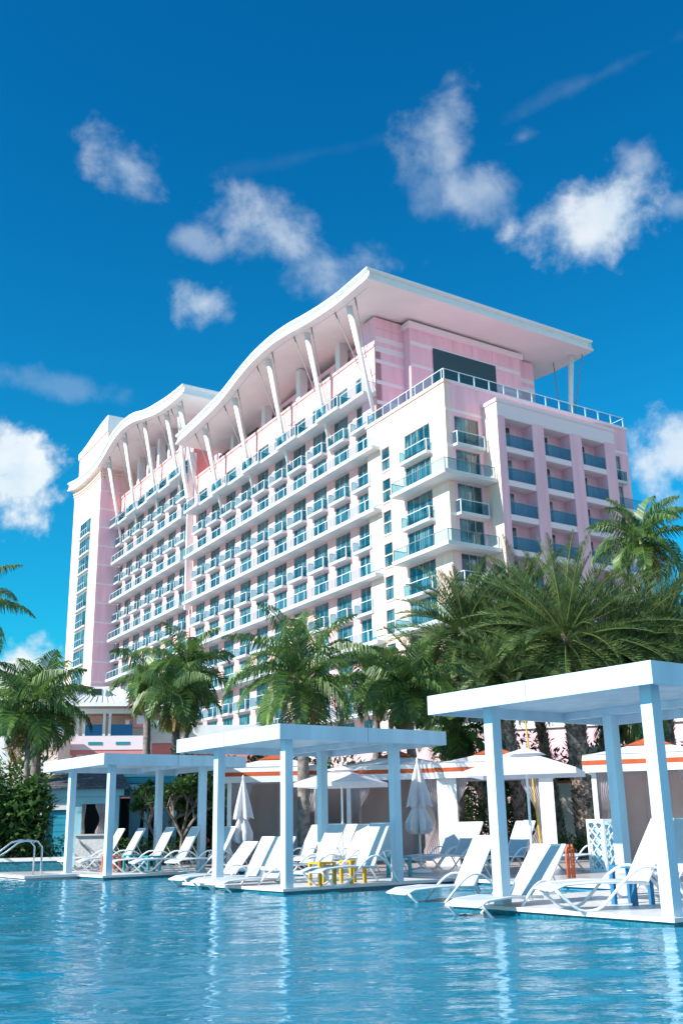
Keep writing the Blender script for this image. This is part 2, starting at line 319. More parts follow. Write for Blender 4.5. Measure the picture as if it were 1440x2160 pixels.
def water_mesh():                               # real small waves where the pool can be seen close up, flat farther out
    a0, a1, b0, b1 = -24.0, 13.0, -17.0, BX1; st_ = .068
    na, nb_ = int((a1-a0)/st_), int((b1-b0)/st_); aa = np.linspace(a0, a1, na+1); bb = np.linspace(b0, b1, nb_+1); GA, GB = np.meshgrid(aa, bb, indexing='ij')
    X = O2.x+A.x*GA+B.x*GB; Y = O2.y+A.y*GA+B.y*GB; Z = np.zeros_like(X); rng = np.random.RandomState(4)
    for i in range(46):
        lam = .20*(1.25/.20)**(rng.rand()**1.25); ang = rng.normal(0, .34); kx, ky = math.sin(ang)*2*math.pi/lam, math.cos(ang)*2*math.pi/lam
        amp = .0021*(lam/.5)**.85; ph = rng.rand()*6.28
        env = .6+.4*np.sin(X*rng.normal(0, .5)+Y*rng.normal(0, .35)+rng.rand()*6)
        Z += amp*env*np.sin(kx*X+ky*Y+ph)
    fade = np.clip((GA-a0)/1.5, 0, 1)*np.clip((a1-GA)/1.5, 0, 1)*np.clip((GB-b0)/1.5, 0, 1); Z *= fade
    v = np.stack([X, Y, Z], -1).reshape(-1, 3); i0 = (np.arange(na)[:, None]*(nb_+1)+np.arange(nb_)[None, :]).reshape(-1)
    f = np.stack([i0, i0+1, i0+nb_+2, i0+nb_+1], 1); n0 = len(v)
    xs_ = [AX0, a0, a1, AX1]; ys_ = [BX0, b0, b1]; ev, ef = [], []
    for i in range(3):
        for j in range(2):
            if i == 1 and j == 1: continue
            k = n0+len(ev); ev += [tuple(P(xs_[i], ys_[j], 0)), tuple(P(xs_[i], ys_[j+1], 0)), tuple(P(xs_[i+1], ys_[j+1], 0)), tuple(P(xs_[i+1], ys_[j], 0))]; ef.append((k, k+1, k+2, k+3))
    me = bpy.data.meshes.new('pool_water'); me.from_pydata(v.tolist()+ev, [], f.tolist()+ef); me.materials.append(M['water']); me.polygons.foreach_set('use_smooth', [True]*len(me.polygons)); me.update()
    o = bpy.data.objects.new('pool_water', me); COL.objects.link(o); o['kind'] = 'structure'
water_mesh()
dk = MB(); pf = lambda a, b, z: P(a, b, z)
dk.box(-42, 61, BX1, 15, -.2, .105, 0, pf); dk.box(DX, 61, -1.2, BX1-.004, -1.28, .105, 0, pf)
dk.build('pool_deck', 'pave', kind='structure')
lw_ = MB(); lw_.face([P(14, 15.004, .03), P(36, 15.004, .03), P(36, 40, .03), P(14, 40, .03)][::-1]); lw_.face([P(-20, 15.004, .03), P(13.9, 15.004, .03), P(13.9, 30, .03), P(-20, 30, .03)][::-1]); lw_.build('lawn', 'grass', kind='structure')
cp = MB(); cp.box(-42, DX+.002, BX1-.06, BX1+.32, .06, .122, 0, pf); cp.box(DX-.06, DX+.32, -1.26, BX1-.062, .06, .122, 0, pf); cp.box(DX+.322, 61, -1.26, -.9, .06, .122, 0, pf)
cp.build('pool_coping', 'coping', kind='structure')

# ------------------------------------------------------------------ pool cabanas standing in the water
def pool_cabana(O, label, pa=2.67):
    r = empty('pool_cabana', O, label, 'cabana', 'white square cabanas along the pool edge')
    f = lambda a, b, z: O + A*a + B*b + Vector((0, 0, z))
    pl = MB(); pl.box(0, 3.9, 0, 4.35, -1.25, .06, 1, f); pl.box(-.05, 3.95, -.05, 4.4, .06, .11, 0, f); 
    pl.build('platform', ['coping', 'mosaic'], r)
    for (a, b) in ((.03, .06), (pa, .06), (.03, 2.78), (pa, 2.78)):
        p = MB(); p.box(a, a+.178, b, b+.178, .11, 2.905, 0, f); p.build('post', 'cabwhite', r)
    ro = MB(); e0, e1, k0, k1 = -.25, 4.0, -.25, 4.05; t = .07
    ro.box(e0, e1, k0, k0+t, 2.86, 3.15, 0, f); ro.box(e0, e1, k1-t, k1, 2.86, 3.15, 0, f)
    ro.box(e0, e0+t, k0+t, k1-t, 2.86, 3.15, 0, f); ro.box(e1-t, e1, k0+t, k1-t, 2.86, 3.15, 0, f)
    ro.box(e0+t, e1-t, k0+t, k1-t, 3.02, 3.10, 0, f)
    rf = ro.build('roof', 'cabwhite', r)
    for k_ in (0, 1):
        sm_ = MB(); sm_.box(1.9+k_*.001, 1.912, k0-.003, k0-.0005, 2.86, 3.15, 0, f) if k_ == 0 else sm_.box(e0-.003, e0-.0005, 1.9, 1.912, 2.86, 3.15, 0, f); sm_.build('fascia_seam', 'steel', rf)
    bm = MB()
    for b in (.06, 2.78): bm.box(e0+t, e1-t, b+.02, b+.18, 2.905, 3.018, 0, f)
    bm.build('beams', 'cabwhite', rf)
    return r
pool_cabana(O1, 'smallest and farthest white pool cabana, at the left of the three')
pool_cabana(O2, 'white pool cabana in the middle, with a yellow side table under it')
pool_cabana(O3, 'largest and nearest white pool cabana, cut by the right edge', 2.92)

# ------------------------------------------------------------------ loungers
def lounger_parts(root, recl=62):
    W = .31; hz = .34
    th = R(recl); bl = .92
    for sgn in (-1, 1):
        y = sgn*W; fr = MB()
        # seat rail, foot end dropping slightly, back rail
        fr.tube([(-1.33, y, .27), (-1.15, y, .335), (-.7, y, .36), (0, y, hz)], .020, 6)
        # wave leg: foot, down to the floor, up through the seat, arm arch, down to the rear foot
        pts = []
        key = [(-1.28, .28), (-1.12, .14), (-.98, .03), (-.82, .016), (-.66, .06), (-.46, .24), (-.26, .42), (-.06, .53), (.14, .52), (.32, .40), (.48, .20), (.60, .016)]
        for i in range(len(key)-1):
            p0 = key[max(i-1, 0)]; p1 = key[i]; p2 = key[i+1]; p3 = key[min(i+2, len(key)-1)]
            for q in (0, .5):
                pts.append(tuple(.5*((2*p1[d])+(-p0[d]+p2[d])*q+(2*p0[d]-5*p1[d]+4*p2[d]-p3[d])*q*q+(-p0[d]+3*p1[d]-3*p2[d]+p3[d])*q**3) for d in (0, 1)))
        pts.append(key[-1])
        fr.tube([(x, y*1.06, z) for x, z in pts], .020, 6)
        o = fr.build('side_frame', 'tube', None, True); o.parent = root
        bf = MB(); bf.tube([(0, y, hz), (bl*math.cos(th), y, hz+bl*math.sin(th))], .020, 6)
        bf.tube([(.42*math.cos(th), y*.9, hz+.42*math.sin(th)), (.50, y*.95, .22)], .013, 5)
        o = bf.build('back_frame', 'tube', None, True); o.parent = root
    for x, z in ((-1.33, .27), (-.35, .335), (.02, .32), (bl*math.cos(th), hz+bl*math.sin(th))):
        cr = MB(); cr.tube([(x, -W, z), (x, W, z)], .015, 6); o = cr.build('crossbar', 'tube', None, True); o.parent = root
    def strip(prof, name):
        m = MB(); n = len(prof)
        for i in range(n-1):
            (x0, z0), (x1, z1) = prof[i], prof[i+1]
            for k in range(4):
                y0, y1 = -W+k*W/2, -W+(k+1)*W/2; s0 = -.018*(1-(y0/W)**2); s1 = -.018*(1-(y1/W)**2)
                m.face([(x0, y0, z0+s0+.012), (x1, y0, z1+s0+.012), (x1, y1, z1+s1+.012), (x0, y1, z0+s1+.012)])
                m.face([(x0, y1, z0+s1), (x1, y1, z1+s1), (x1, y0, z1+s0), (x0, y0, z0+s0)])
        for yy in (-W, W):
            for i in range(n-1): (x0, z0), (x1, z1) = prof[i], prof[i+1]; m.face([(x0, yy, z0), (x1, yy, z1), (x1, yy, z1+.012), (x0, yy, z0+.012)])
        o = m.build(name, 'sling', None, True); o.parent = root
    strip([(-1.33, .275), (-1.15, .338), (-.9, .35), (-.5, .352), (-.2, .345), (0, hz)], 'seat')
    strip([(0.01, hz), (bl*.25*math.cos(th)+.01, hz+bl*.25*math.sin(th)), (bl*.6*math.cos(th), hz+bl*.6*math.sin(th)), (bl*math.cos(th), hz+bl*math.sin(th))], 'backrest')
protos = {}
GL = 'white sling sun loungers around the pool'
def lounger(pxtop, D, zb, label, dirn=53.4, recl=62):
    h = az(dirn); base = at(pxtop, D) - h*(.92*math.cos(R(recl)))
    base.z = zb; rz = R(90-dirn)
    if recl not in protos:
        r = empty('sun_lounger', base, label, 'sun lounger', GL, 0); r.location = (0, 0, 0); lounger_parts(r, recl); r.location = base; r.rotation_euler = (0, 0, rz); protos[recl] = r
    else:
        r = copy_tree(protos[recl]); r.location = base; r.rotation_euler = (0, 0, rz); relabel(r, label)
    return r
LG = [
 (1396, 15.4, .11, 'large lounger nearest the camera under the right cabana, behind its front post', 80, 60),
 (1452, 18.0, .11, 'lounger at the right edge of the photo, beyond the right cabana post', 53.4, 60),
 (1020, 18.9, -.12, 'upright lounger in the shallow water just left of the near cabana', 64, 60),
 (1154, 16.6, -.12, 'low reclined lounger in the water half behind the near cabana left post', 50, 48),
 (968, 28.8, .11, 'deck lounger in front of the white pillar and tied curtain', 53.4, 60),
 (1000, 27.8, .11, 'deck lounger mostly hidden behind the upright one in the water', 53.4, 60),
 (1108, 26.6, .11, 'deck lounger directly under the open umbrella by the palm trunks', 53.4, 60),
 (1283, 27.5, .11, 'lounger peeking over the blue lattice screen', 53.4, 60),
 (711, 23.6, .11, 'left one of the two loungers shaded under the middle cabana', 53.4, 62),
 (801, 22.0, .11, 'right one of the two loungers shaded under the middle cabana', 53.4, 62),
 (741, 29.5, .11, 'lounger behind the middle cabana, seen just right of its shaded left lounger', 53.4, 60),
 (771, 27.0, .11, 'sunlit lounger behind the middle cabana between the two shaded ones', 53.4, 60),
 (829, 26.0, .11, 'lounger behind the middle cabana, left of its right post', 53.4, 60),
 (640, 33.0, .11, 'far deck lounger just right of the middle cabana front post', 53.4, 48),
 (672, 30.0, .11, 'far deck lounger left of the middle cabana rear post', 53.4, 60),
 (530, 25.3, -.12, 'low lounger in the water beside the middle cabana left post', 53.4, 48),
 (570, 23.9, -.12, 'lounger on the pool shelf under the closed left umbrella side', 53.4, 60),
 (606, 22.9, -.12, 'lounger on the pool shelf right behind the middle cabana front post', 53.4, 60),
 (486, 29.5, .11, 'deck lounger between the left cabana and the closed left umbrella', 53.4, 60),
 (257, 33.0, .11, 'lounger behind the front post of the left cabana', 60, 60),
 (300, 32.0, .11, 'sunlit lounger in the left cabana, second from its left', 60, 60),
 (360, 30.6, .11, 'lounger under the left cabana in front of its rear post', 60, 62),
 (414, 29.8, .11, 'rightmost lounger under the left cabana', 60, 62),
]
for l in LG: lounger(*l)

# ------------------------------------------------------------------ side tables
def side_table(px, D, col, label, h=.44, zb=.11, s=.40):
    b = at(px, D, zb); r = empty('side_table', b, label, 'side table', 'painted side tables between the loungers')
    f = lambda x, y, z: b + A*x + B*y + Vector((0, 0, z-0))
    for (x, y) in ((-.5, -.5), (.5, -.5), (.5, .5), (-.5, .5)):
        m = MB(); cx, cy = x*s*.86, y*s*.86; m.box(cx-.03, cx+.03, cy-.03, cy+.03, 0, h-.035, 0, f); m.build('leg', col, r)
    m = MB(); m.box(-s/2, s/2, -s/2, s/2, h-.035, h, 0, f); m.build('tabletop', col, r)
side_table(742, 22.3, 'yellow', 'yellow side table between the two loungers of the middle cabana')
side_table(678, 21.6, 'yellow', 'yellow side table left of the loungers in the middle cabana')
side_table(238, 30.5, 'orangep', 'orange side table in the left cabana by its front post')
side_table(283, 31.0, 'teal', 'teal side table in the left cabana under the lounger arms', s=.4)
side_table(322, 30.2, 'teal', 'teal side table in the left cabana beneath the third lounger', s=.4, h=.42)
side_table(838, 24.2, 'teal', 'teal side table beside the right post of the middle cabana', s=.4)
side_table(1318, 15.9, 'bluep', 'dark blue side table behind the nearest lounger', s=.42, h=.52)

# ------------------------------------------------------------------ umbrellas
def open_umbrella(px, D, ztop, R0, label):
    b = at(px, D, .11); r = empty('open_umbrella', b, label, 'umbrella')
    m = MB(); m.tube([b, b+Vector((0, 0, ztop-.11))], .025, 8); m.build('pole', 'tube', r, True)
    m = MB(); m.tube([b+Vector((0, 0, .0)), b+Vector((0, 0, .06)), b+Vector((0, 0, .10))], [.28, .28, .05], 16); m.build('base', 'tube', r, True)
    c = b.copy(); c.z = ztop; n = 4; rot = R(28); cm = MB(); rings = 6; seg = 8
    def cp_(k, t, q):                      # square canopy, sagging between ribs
        a0 = rot+k*math.pi/2; a1 = a0+math.pi/2
        p0 = Vector((math.cos(a0), math.sin(a0), 0)); p1 = Vector((math.cos(a1), math.sin(a1), 0))
        p = p0*(1-q)+p1*q
        return c + p*R0*1.08*t + Vector((0, 0, -.34*t**1.15 - .07*math.sin(math.pi*q)*t*(1-t)*1.6))
    for k in range(n):
        for i in range(rings):
            for j in range(seg):
                t0, t1, q0, q1 = i/rings, (i+1)/rings, j/seg, (j+1)/seg
                cm.face([cp_(k, t0, q0), cp_(k, t1, q0), cp_(k, t1, q1), cp_(k, t0, q1)])
        for j in range(seg):
            q0, q1 = j/seg, (j+1)/seg; d = Vector((0, 0, -.10)); cm.face([cp_(k, 1, q0), cp_(k, 1, q0)+d, cp_(k, 1, q1)+d, cp_(k, 1, q1)])
    can = cm.build('canopy', 'umb', r, True)
    v = MB()
    for k in range(n):
        a0 = rot+k*math.pi/2; a1 = a0+math.pi/2
        for i in range(3):
            t0, t1 = i/3, (i+1)/3
            g_ = lambda a, t: c + Vector((math.cos(a), math.sin(a), 0))*R0*.38*t + Vector((0, 0, .10-.13*t))
            v.face([g_(a0, t0), g_(a0, t1), g_(a1, t1), g_(a1, t0)])
    v.build('vent', 'umb', can, True)
    fi = MB(); fi.tube([c+Vector((0, 0, .08)), c+Vector((0, 0, .14)), c+Vector((0, 0, .2))], [.03, .045, .008], 8); fi.build('finial', 'tube', r, True)
    for k in range(n):
        rb = MB(); rb.tube([c+Vector((0, 0, -.05)), cp_(k, .5, 0)+Vector((0, 0, -.03)), cp_(k, 1, 0)+Vector((0, 0, -.03))], .011, 5); rb.build('rib', 'tube', r)
open_umbrella(722, 27.0, 2.60, 1.25, 'open white umbrella behind the middle cabana')
open_umbrella(1117, 20.5, 2.50, 1.32, 'open white umbrella in front of the thick palm trunks')
open_umbrella(150, 40.0, 2.50, 1.30, 'open white umbrella in front of the turquoise pool house')
def closed_umbrella(px, D, ztop, label, sc=1.0):
    b = at(px, D, .11); r = empty('closed_umbrella', b, label, 'umbrella', 'furled white umbrellas'); 
    m = MB(); m.tube([b, b+Vector((0, 0, ztop-.15))], .024, 8); m.build('pole', 'tube', r, True)
    m = MB(); m.tube([b, b+Vector((0, 0, .06)), b+Vector((0, 0, .1))], [.26, .26, .05], 16); m.build('base', 'tube', r, True)
    def drape(z0, prof, name, ph, folds=6):
        m = MB(); n = 48; rings = []
        for (dz, rad, amp) in prof:
            rings.append([(b.x+(rad*(1+amp*math.cos(folds*2*math.pi*k/n/1+ph)+.25*amp*math.cos(3*2*math.pi*k/n+ph*2)))*math.cos(2*math.pi*k/n)*sc,
                           b.y+(rad*(1+amp*math.cos(folds*2*math.pi*k/n/1+ph)+.25*amp*math.cos(3*2*math.pi*k/n+ph*2)))*math.sin(2*math.pi*k/n)*sc, z0+dz-(.10*amp*math.cos(folds*2*math.pi*k/n+ph) if rad > .16 else 0)) for k in range(n)])
        for i in range(len(rings)-1):
            for k in range(n): m.face([rings[i][k], rings[i+1][k], rings[i+1][(k+1) % n], rings[i][(k+1) % n]])
        return m.build(name, 'umb', r, True)
    zt = ztop
    drape(zt, [(0, .015, 0), (-.10, .05, .10), (-.35, .105, .22), (-.62, .15, .34), (-.85, .19, .42), (-1.04, .21, .50), (-1.0, .18, .45), (-.80, .08, .3)], 'canopy_top', .4)
    drape(zt-.90, [(0, .09, .1), (-.12, .10, .2), (-.30, .17, .3), (-.50, .23, .42), (-.66, .21, .55), (-.80, .13, .6), (-.76, .10, .5), (-.5, .06, .2)], 'canopy_skirt', 1.3)
    m = MB(); m.tube([b+Vector((0, 0, zt-.11-.05)), b+Vector((0, 0, zt-.11+.03)), b+Vector((0, 0, zt-.11+.1))], [.02, .035, .006], 8); m.build('finial', 'tube', r, True)
closed_umbrella(512, 29.5, 2.52, 'furled white umbrella at the left, in front of the first orange striped tent', .95)
closed_umbrella(884, 26.0, 2.70, 'furled white umbrella right of the middle cabana', 1.05)
# ------------------------------------------------------------------ the hotel
hotel = empty('hotel', H(0, 0, 0), 'tall pink and white resort hotel with wave shaped roofs and rows of balconies', 'hotel')
ANG_L, ANG_F = R(120.45), R(-146.45)            # X along the face, Y outwards
hf = lambda s, t, z: H(s, t, z)
TW = -.5                                       # plane of the long face
LV = lambda k: 22.36 + 6.03*k                   # underside of each full width slab
def hb(mb, s0, s1, t0, t1, z0, z1, mi=0): mb.box(s0, s1, -t1, -t0, z0, z1, mi, lambda s, nt, z: H(s, -nt, z)); return mb
win_specs, bal_specs = [], []                  # (world pos of left bottom corner, angle, kind key)
def win_at(face, a1, t, z, w, h, n=3):         # a1: end where local X = 0
    p = H(a1, t, z) if face == 'L' else H(t, -a1, z)
    win_specs.append((p, ANG_L if face == 'L' else ANG_F, (round(w, 2), round(h, 2), n)))
def bal_at(face, a1, t, z, w, d, thick=.22, rail=1.05, solid=False):
    p = H(a1, t, z) if face == 'L' else H(t, -a1, z)
    bal_specs.append((p, ANG_L if face == 'L' else ANG_F, (round(w, 2), round(d, 2), thick, rail)))
def win_mb(w, h, n):
    fm, gm = MB(), MB(); t = .055
    gm.box(t, w-t, -.03, 0, t, h-t, 1)
    fm.box(0, w, -.06, .04, 0, t, 0); fm.box(0, w, -.06, .04, h-t, h, 0); fm.box(0, t, -.06, .04, t, h-t, 0); fm.box(w-t, w, -.06, .04, t, h-t, 0)
    for i in range(1, n):
        x = w*i/n; fm.box(x-.03, x+.03, -.058, .036, t, h-t, 0)
    fm.add(gm, lambda p: p); return fm
def slab_mb(w, d, th, rail): m = MB(); m.box(0, w, 0, d, 0, th); m.box(-.03, w+.03, d-.0+.001, d+.03, th*.45, th+.02); return m
def rail_mb(w, d, th, rail):
    m = MB(); z0, z1 = th+.04, th+rail
    m.box(.05, w-.05, d-.07, d-.05, z0, z1-.02, 0)
    m.box(.03, .05, .02, d-.08, z0, z1-.02, 0); m.box(w-.05, w-.03, .02, d-.08, z0, z1-.02, 0)
    for x in (0.02, w-.09): m.box(x, x+.07, d-.1, d-.02, th, z1+.02, 1)
    m.box(.02, w-.02, d-.085, d-.035, z1-.02, z1+.03, 1)
    m.box(.015, .065, .02, d-.1, z1-.02, z1+.028, 1); m.box(w-.065, w-.015, .02, d-.1, z1-.02, z1+.028, 1)
    return m
# --- wings
BAY = 4.46
def wing(s_first, nb, s0, s1, ktop, seed):
    wall = MB()
    kmin = -4
    zt = LV(ktop)+11.15                         # top of the parapet
    edges = [(s_first+BAY*i, s_first+BAY*i+2.8) for i in range(nb)]
    piers = []; c = s0
    for (a, b) in edges: piers.append((c, a)); c = b
    piers.append((c, s1))
    for (a, b) in piers:
        if b > a: hb(wall, a, b, TW-.7, TW, 0, zt)
    for (a, b) in edges:
        zprev = 0.0
        for k in range(kmin, ktop+2):
            for half in (0, 1):
                if k == ktop+1 and half == 1: continue
                zf = LV(k)+.30+3.015*half
                if zf < 0: continue
                zh = zf + 2.60
                hb(wall, a, b, TW-.7, TW-.012, zprev, zf); zprev = zh
                win_at('L', a, TW-.10, zf, 2.8, 2.60)
                if half == 1: bal_at('L', a-.22, TW, zf-.26, 3.3, .68)
                elif k == ktop+1:
                    i = edges.index((a, b)); dp = 1.72 if (i+seed) % 2 else 1.42
                    bal_at('L', a-.85, TW, LV(k)-.06, BAY-.02, dp, .26, 1.1)
        hb(wall, a, b, TW-.7, TW-.012, zprev, zt)
    hb(wall, s0, s1, TW-.75, TW+.10, zt-.002, zt+.28); 
    for i in range(1, nb, 2): hb(wall, edges[i][0]-.86, edges[i][0]-.80, TW, TW+.03, zt-2.3, zt-.05)   # joint lines
    wall.build('facade_wall', 'wing', hotel)
    for k in range(kmin, ktop+1):
        z = LV(k)
        if z < 1: continue
        a0, a1 = (10.3, s1-.3) if s0 < 20 else (s0+.6, 87.0)
        sl = MB(); hb(sl, max(a0, 12.5), a1, TW+.001, .9, z, z+.30)
        if s0 < 20: hb(sl, a0, 12.5, .012, .9, z, z+.30)
        hb(sl, a0, a1, .9, .94, z+.16, z+.33)
        so = sl.build('terrace_slab', 'slab', hotel)
        rl = MB(); hb(rl, a0+.1, a1-.1, .80, .82, z+.36, z+1.32, 0); hb(rl, a0+.1, a1-.1, .785, .835, z+1.32, z+1.37, 1)
        n = int((a1-a0)/1.487)
        for i in range(n+1):
            s = a0+.1+i*(a1-a0-.2)/n; hb(rl, s-.03, s+.03, .77, .84, z+.30, z+1.33, 1)
        rl.build('railing', ['railglass', 'white'], so)
wing(12.3, 10, 11.44, 56.9, 2, 0)
wing(58.6, 7, 57.3, 88.0, 3, 1)
core = MB(); hb(core, 11.5, 56.9, -21.4, TW-.72, 0, 45.5); hb(core, 57.32, 87.9, -20.8, TW-.72, 0, 51.4)
core.build('building_core', 'pink', hotel)
# --- end block with the corner rooms
blk = MB()
zp = 37.2
cols = [(12.5, 10.1, None), (10.1, 8.75, 'n'), (8.75, 6.28, None), (6.28, 2.37, 'w'), (2.37, 0, None)]
FL = [LV(k)+.30+3.015*h for k in range(-4, 3) for h in (0, 1)]
FL = [z for z in FL if 0 < z < 33]
for (a, b, kd) in cols:
    if kd is None: hb(blk, b, a, -.6, 0, 0, zp); continue
    zpv = 0
    for zf in FL:
        top = zf+2.62; bot = zf if kd == 'w' else zf+.42
        hb(blk, b, a, -.6, -.012, zpv, bot); zpv = top
        if kd == 'w': win_at('L', b, -.12, bot, a-b, top-bot, 4)
        else:
            win_at('L', b, -.11, bot, a-b, top-bot, 1)
            hb(blk, b-.06, a+.06, -.01, .09, bot-.14, bot)
            hb(blk, b, a, -.10, -.04, (bot+top)/2-.05, (bot+top)/2+.05)
    hb(blk, b, a, -.6, -.012, zpv, zp)
M['loggiaglass'] = M['railglass'].copy(); M['loggiaglass'].node_tree.nodes['Mix Shader'].inputs[0].default_value = .24; M['loggiaglass'].node_tree.nodes['Transparent BSDF'].inputs[0].default_value = (.55, .82, .90, 1); M['loggiaglass'].node_tree.nodes['Principled BSDF'].inputs['Base Color'].default_value = (.03, .28, .42, 1)
M['frame'] = mat('window frame', (.30, .40, .42), .45, .5)
M['score'] = mat('score line', (.62, .46, .42), .8, .2)
for zf in FL: hb(MB(), -.006, 12.5, -.02, .006, zf-.47, zf-.44).build('score_line', 'score', hotel)
for s_ in (7.9, 11.2): hb(MB(), s_, s_+.03, -.02, .0055, 0, zp).build('score_line', 'score', hotel)
# front face pieces: v 0.6..22.4
fcols = [(.6, .95, None), (.95, 3.6, 'w'), (3.6, 4.2, None), (19.5, 19.9, None), (19.9, 21.2, 'n'), (21.2, 22.4, None)]
fb_ = MB()
for (a, b, kd) in fcols:
    if kd is None: hb(fb_, 0, .6, -b, -a, 0, zp); continue
    zpv = 0
    for zf in FL:
        top = zf+2.62; hb(fb_, .012, .6, -b, -a, zpv, zf); zpv = top
        win_at('F', b, .12, zf, b-a, top-zf, 3 if kd == 'w' else 2)
    hb(fb_, .012, .6, -b, -a, zpv, zp)
hb(fb_, 0, .6, -.6, -.6+.001, 0, .1)
for zf in FL:                                   # back of the loggias
    hb(fb_, -.6, .6, -18.4, -4.2, zf-.4, zf+2.62)
hb(fb_, 0, .6, -19.5, -4.2, 35.0, zp); hb(fb_, 0, .6, -19.5, -18.46, 0, 35)
fb_.build('end_wall', 'pink', hotel)
hb(blk, 0, .6, -.6, 0.0-.6, 0, .1)
# parapet cap and pale bands
hb(blk, -.12, 12.62, -.7, .12, zp, zp+.28)
blk.build('block_wall', 'cream', hotel)  # pink wall in its lighter lit colour, since this face meets the sun
cap = MB(); hb(cap, -.12, .6, -22.5, -.71, zp, zp+.28); hb(cap, -.02, .59, -22.4, -.02, 34.62, 34.9)
cap.build('parapet_cap', 'palepink', hotel)
for zf in FL: hb(MB(), -.015, 0-.001, -4.14, -.02, zf-.30, zf-.05).build('floor_band', 'palepink', hotel)
inner = MB(); hb(inner, .62, 12.4, -22.2, -.62, 0, 37.1); inner.build('block_core', 'pink', hotel)
for zf in FL:
    mid_ = abs(((zf-22.66)/6.03) % 1 - .5) < .2   # rooms with the small balcony
    if mid_:
        bal_at('L', 2.1, 0, zf-.28, 4.3, .62); bal_at('F', 3.75, 0, zf-.28, 3.1, .62); bal_at('F', 21.5, 0, zf-.28, 2.0, .5)
    else:
        sl = MB(); z = zf-.30
        hb(sl, -1.5, 6.65, .001, 1.5, z, z+.28); hb(sl, -1.5, -.001, -4.1, 0, z, z+.28)
        hb(sl, -1.54, 6.69, 1.5, 1.54, z+.15, z+.31); hb(sl, -1.54, -1.5, -4.1, 1.5, z+.15, z+.31)
        so = sl.build('corner_terrace', 'slab', hotel)
        rl = MB(); zr = z+.28
        hb(rl, -1.4, 6.55, 1.40, 1.42, zr+.06, zr+1.0); hb(rl, -1.42, -1.40, -4.0, 1.40, zr+.06, zr+1.0); hb(rl, 6.53, 6.55, .05, 1.39, zr+.06, zr+1.0)
        hb(rl, -1.43, 6.58, 1.385, 1.435, zr+1.0, zr+1.05, 1); hb(rl, -1.435, -1.385, -4.0, 1.384, zr+1.0, zr+1.05, 1); hb(rl, 6.515, 6.565, .05, 1.384, zr+1.0, zr+1.049, 1)
        for s in (-1.41, .55, 2.5, 4.5, 6.53): hb(rl, s-.03, s+.03, 1.38, 1.44, zr, zr+1.0, 1)
        for v in (1.3, 2.7, 3.95): hb(rl, -1.44, -1.38, -v-.03, -v+.03, zr, zr+1.0, 1)
        rl.build('railing', ['railglass', 'steel'], so)
        if zf < 30:
            so = hb(MB(), -1.2, -.001, -23.4, -19.0, z, z+.28).build('end_terrace', 'slab', hotel)
            rl = MB(); hb(rl, -1.12, -1.10, -23.3, -19.1, zr+.06, zr+1.0); hb(rl, -1.13, -1.09, -23.3, -19.1, zr+1.0, zr+1.05, 1); rl.build('railing', ['railglass', 'steel'], so)
# projecting grid frame with loggias
gf = MB(); ops = [(5.0, 8.15), (9.52, 12.70), (14.15, 17.12)]; PR = -1.95
edges = [4.15]+[x for o_ in ops for x in o_]+[18.45]
for i in range(0, len(edges), 2): hb(gf, PR, 0-.002, -edges[i+1], -edges[i], 0, 35.55)
for (a, b) in ops:
    for zf in FL: hb(MB(), PR+.04, -.602, -b, -a, zf-.52, zf-.02).build('loggia_floor', 'palepink', hotel)
    hb(MB(), PR+.002, -.602, -b, -a, FL[-1]+2.52, 35.55).build('loggia_ceiling', 'palepink', hotel)
gf.build('loggia_frame', 'pink', hotel)
tb = MB(); hb(tb, PR-.02, PR-.001, -18.45, -4.15, 34.35, 35.56); hb(tb, PR-.12, 0, -18.57, -4.03, 35.56, 35.86)
tb.build('loggia_cornice', 'palepink', hotel)
fsd = MB(); hb(fsd, PR+.002, -.003, -4.149, -4.135, 0, 35.55); fsd.build('sunlit_frame_side', 'cream', hotel)  # thin sheet that paints the frame's sun-facing side in the lit colour
for (a, b) in ops:
    for zf in FL:
        dr = MB(); hb(dr, -.66, -.602, -a-1.6, -a-.02, zf, zf+2.32); d_ = dr.build('loggia_door', 'glass', hotel)
        rl = MB(); hb(rl, PR+.08, PR+.10, -b+.02, -a-.02, zf+.05, zf+1.05); hb(rl, PR+.06, PR+.12, -b, -a, zf+1.05, zf+1.1, 1); hb(rl, PR+.07, PR+.13, -b, -b+.07, zf, zf+1.05, 1)
        rl.build('loggia_railing', ['loggiaglass', 'steel'], hotel)
# roof terrace railing on the block
rl = MB(); zr = zp+.28
hb(rl, .0, 12.3, -.02, 0, zr+.05, zr+.95); hb(rl, 0, .02, -22.3, -.02, zr+.05, zr+.95)
hb(rl, -.02, 12.3, -.04, .02, zr+.95, zr+1.0, 1); hb(rl, -.02, .04, -22.3, -.04, zr+.95, zr+1.0, 1)
for i in range(10): s = .3+i*1.33; hb(rl, s-.03, s+.03, -.04, .02, zr, zr+.95, 1)
for i in range(14): v = .05+i*1.7; hb(rl, -.03, .05, -v-.05, -v+.05, zr, zr+.96, 1)
hb(rl, .05, 3.2, -22.3, -22.26, zr+.95, zr+1.0, 1)
rl.build('terrace_railing', ['railglass', 'white'], hotel)
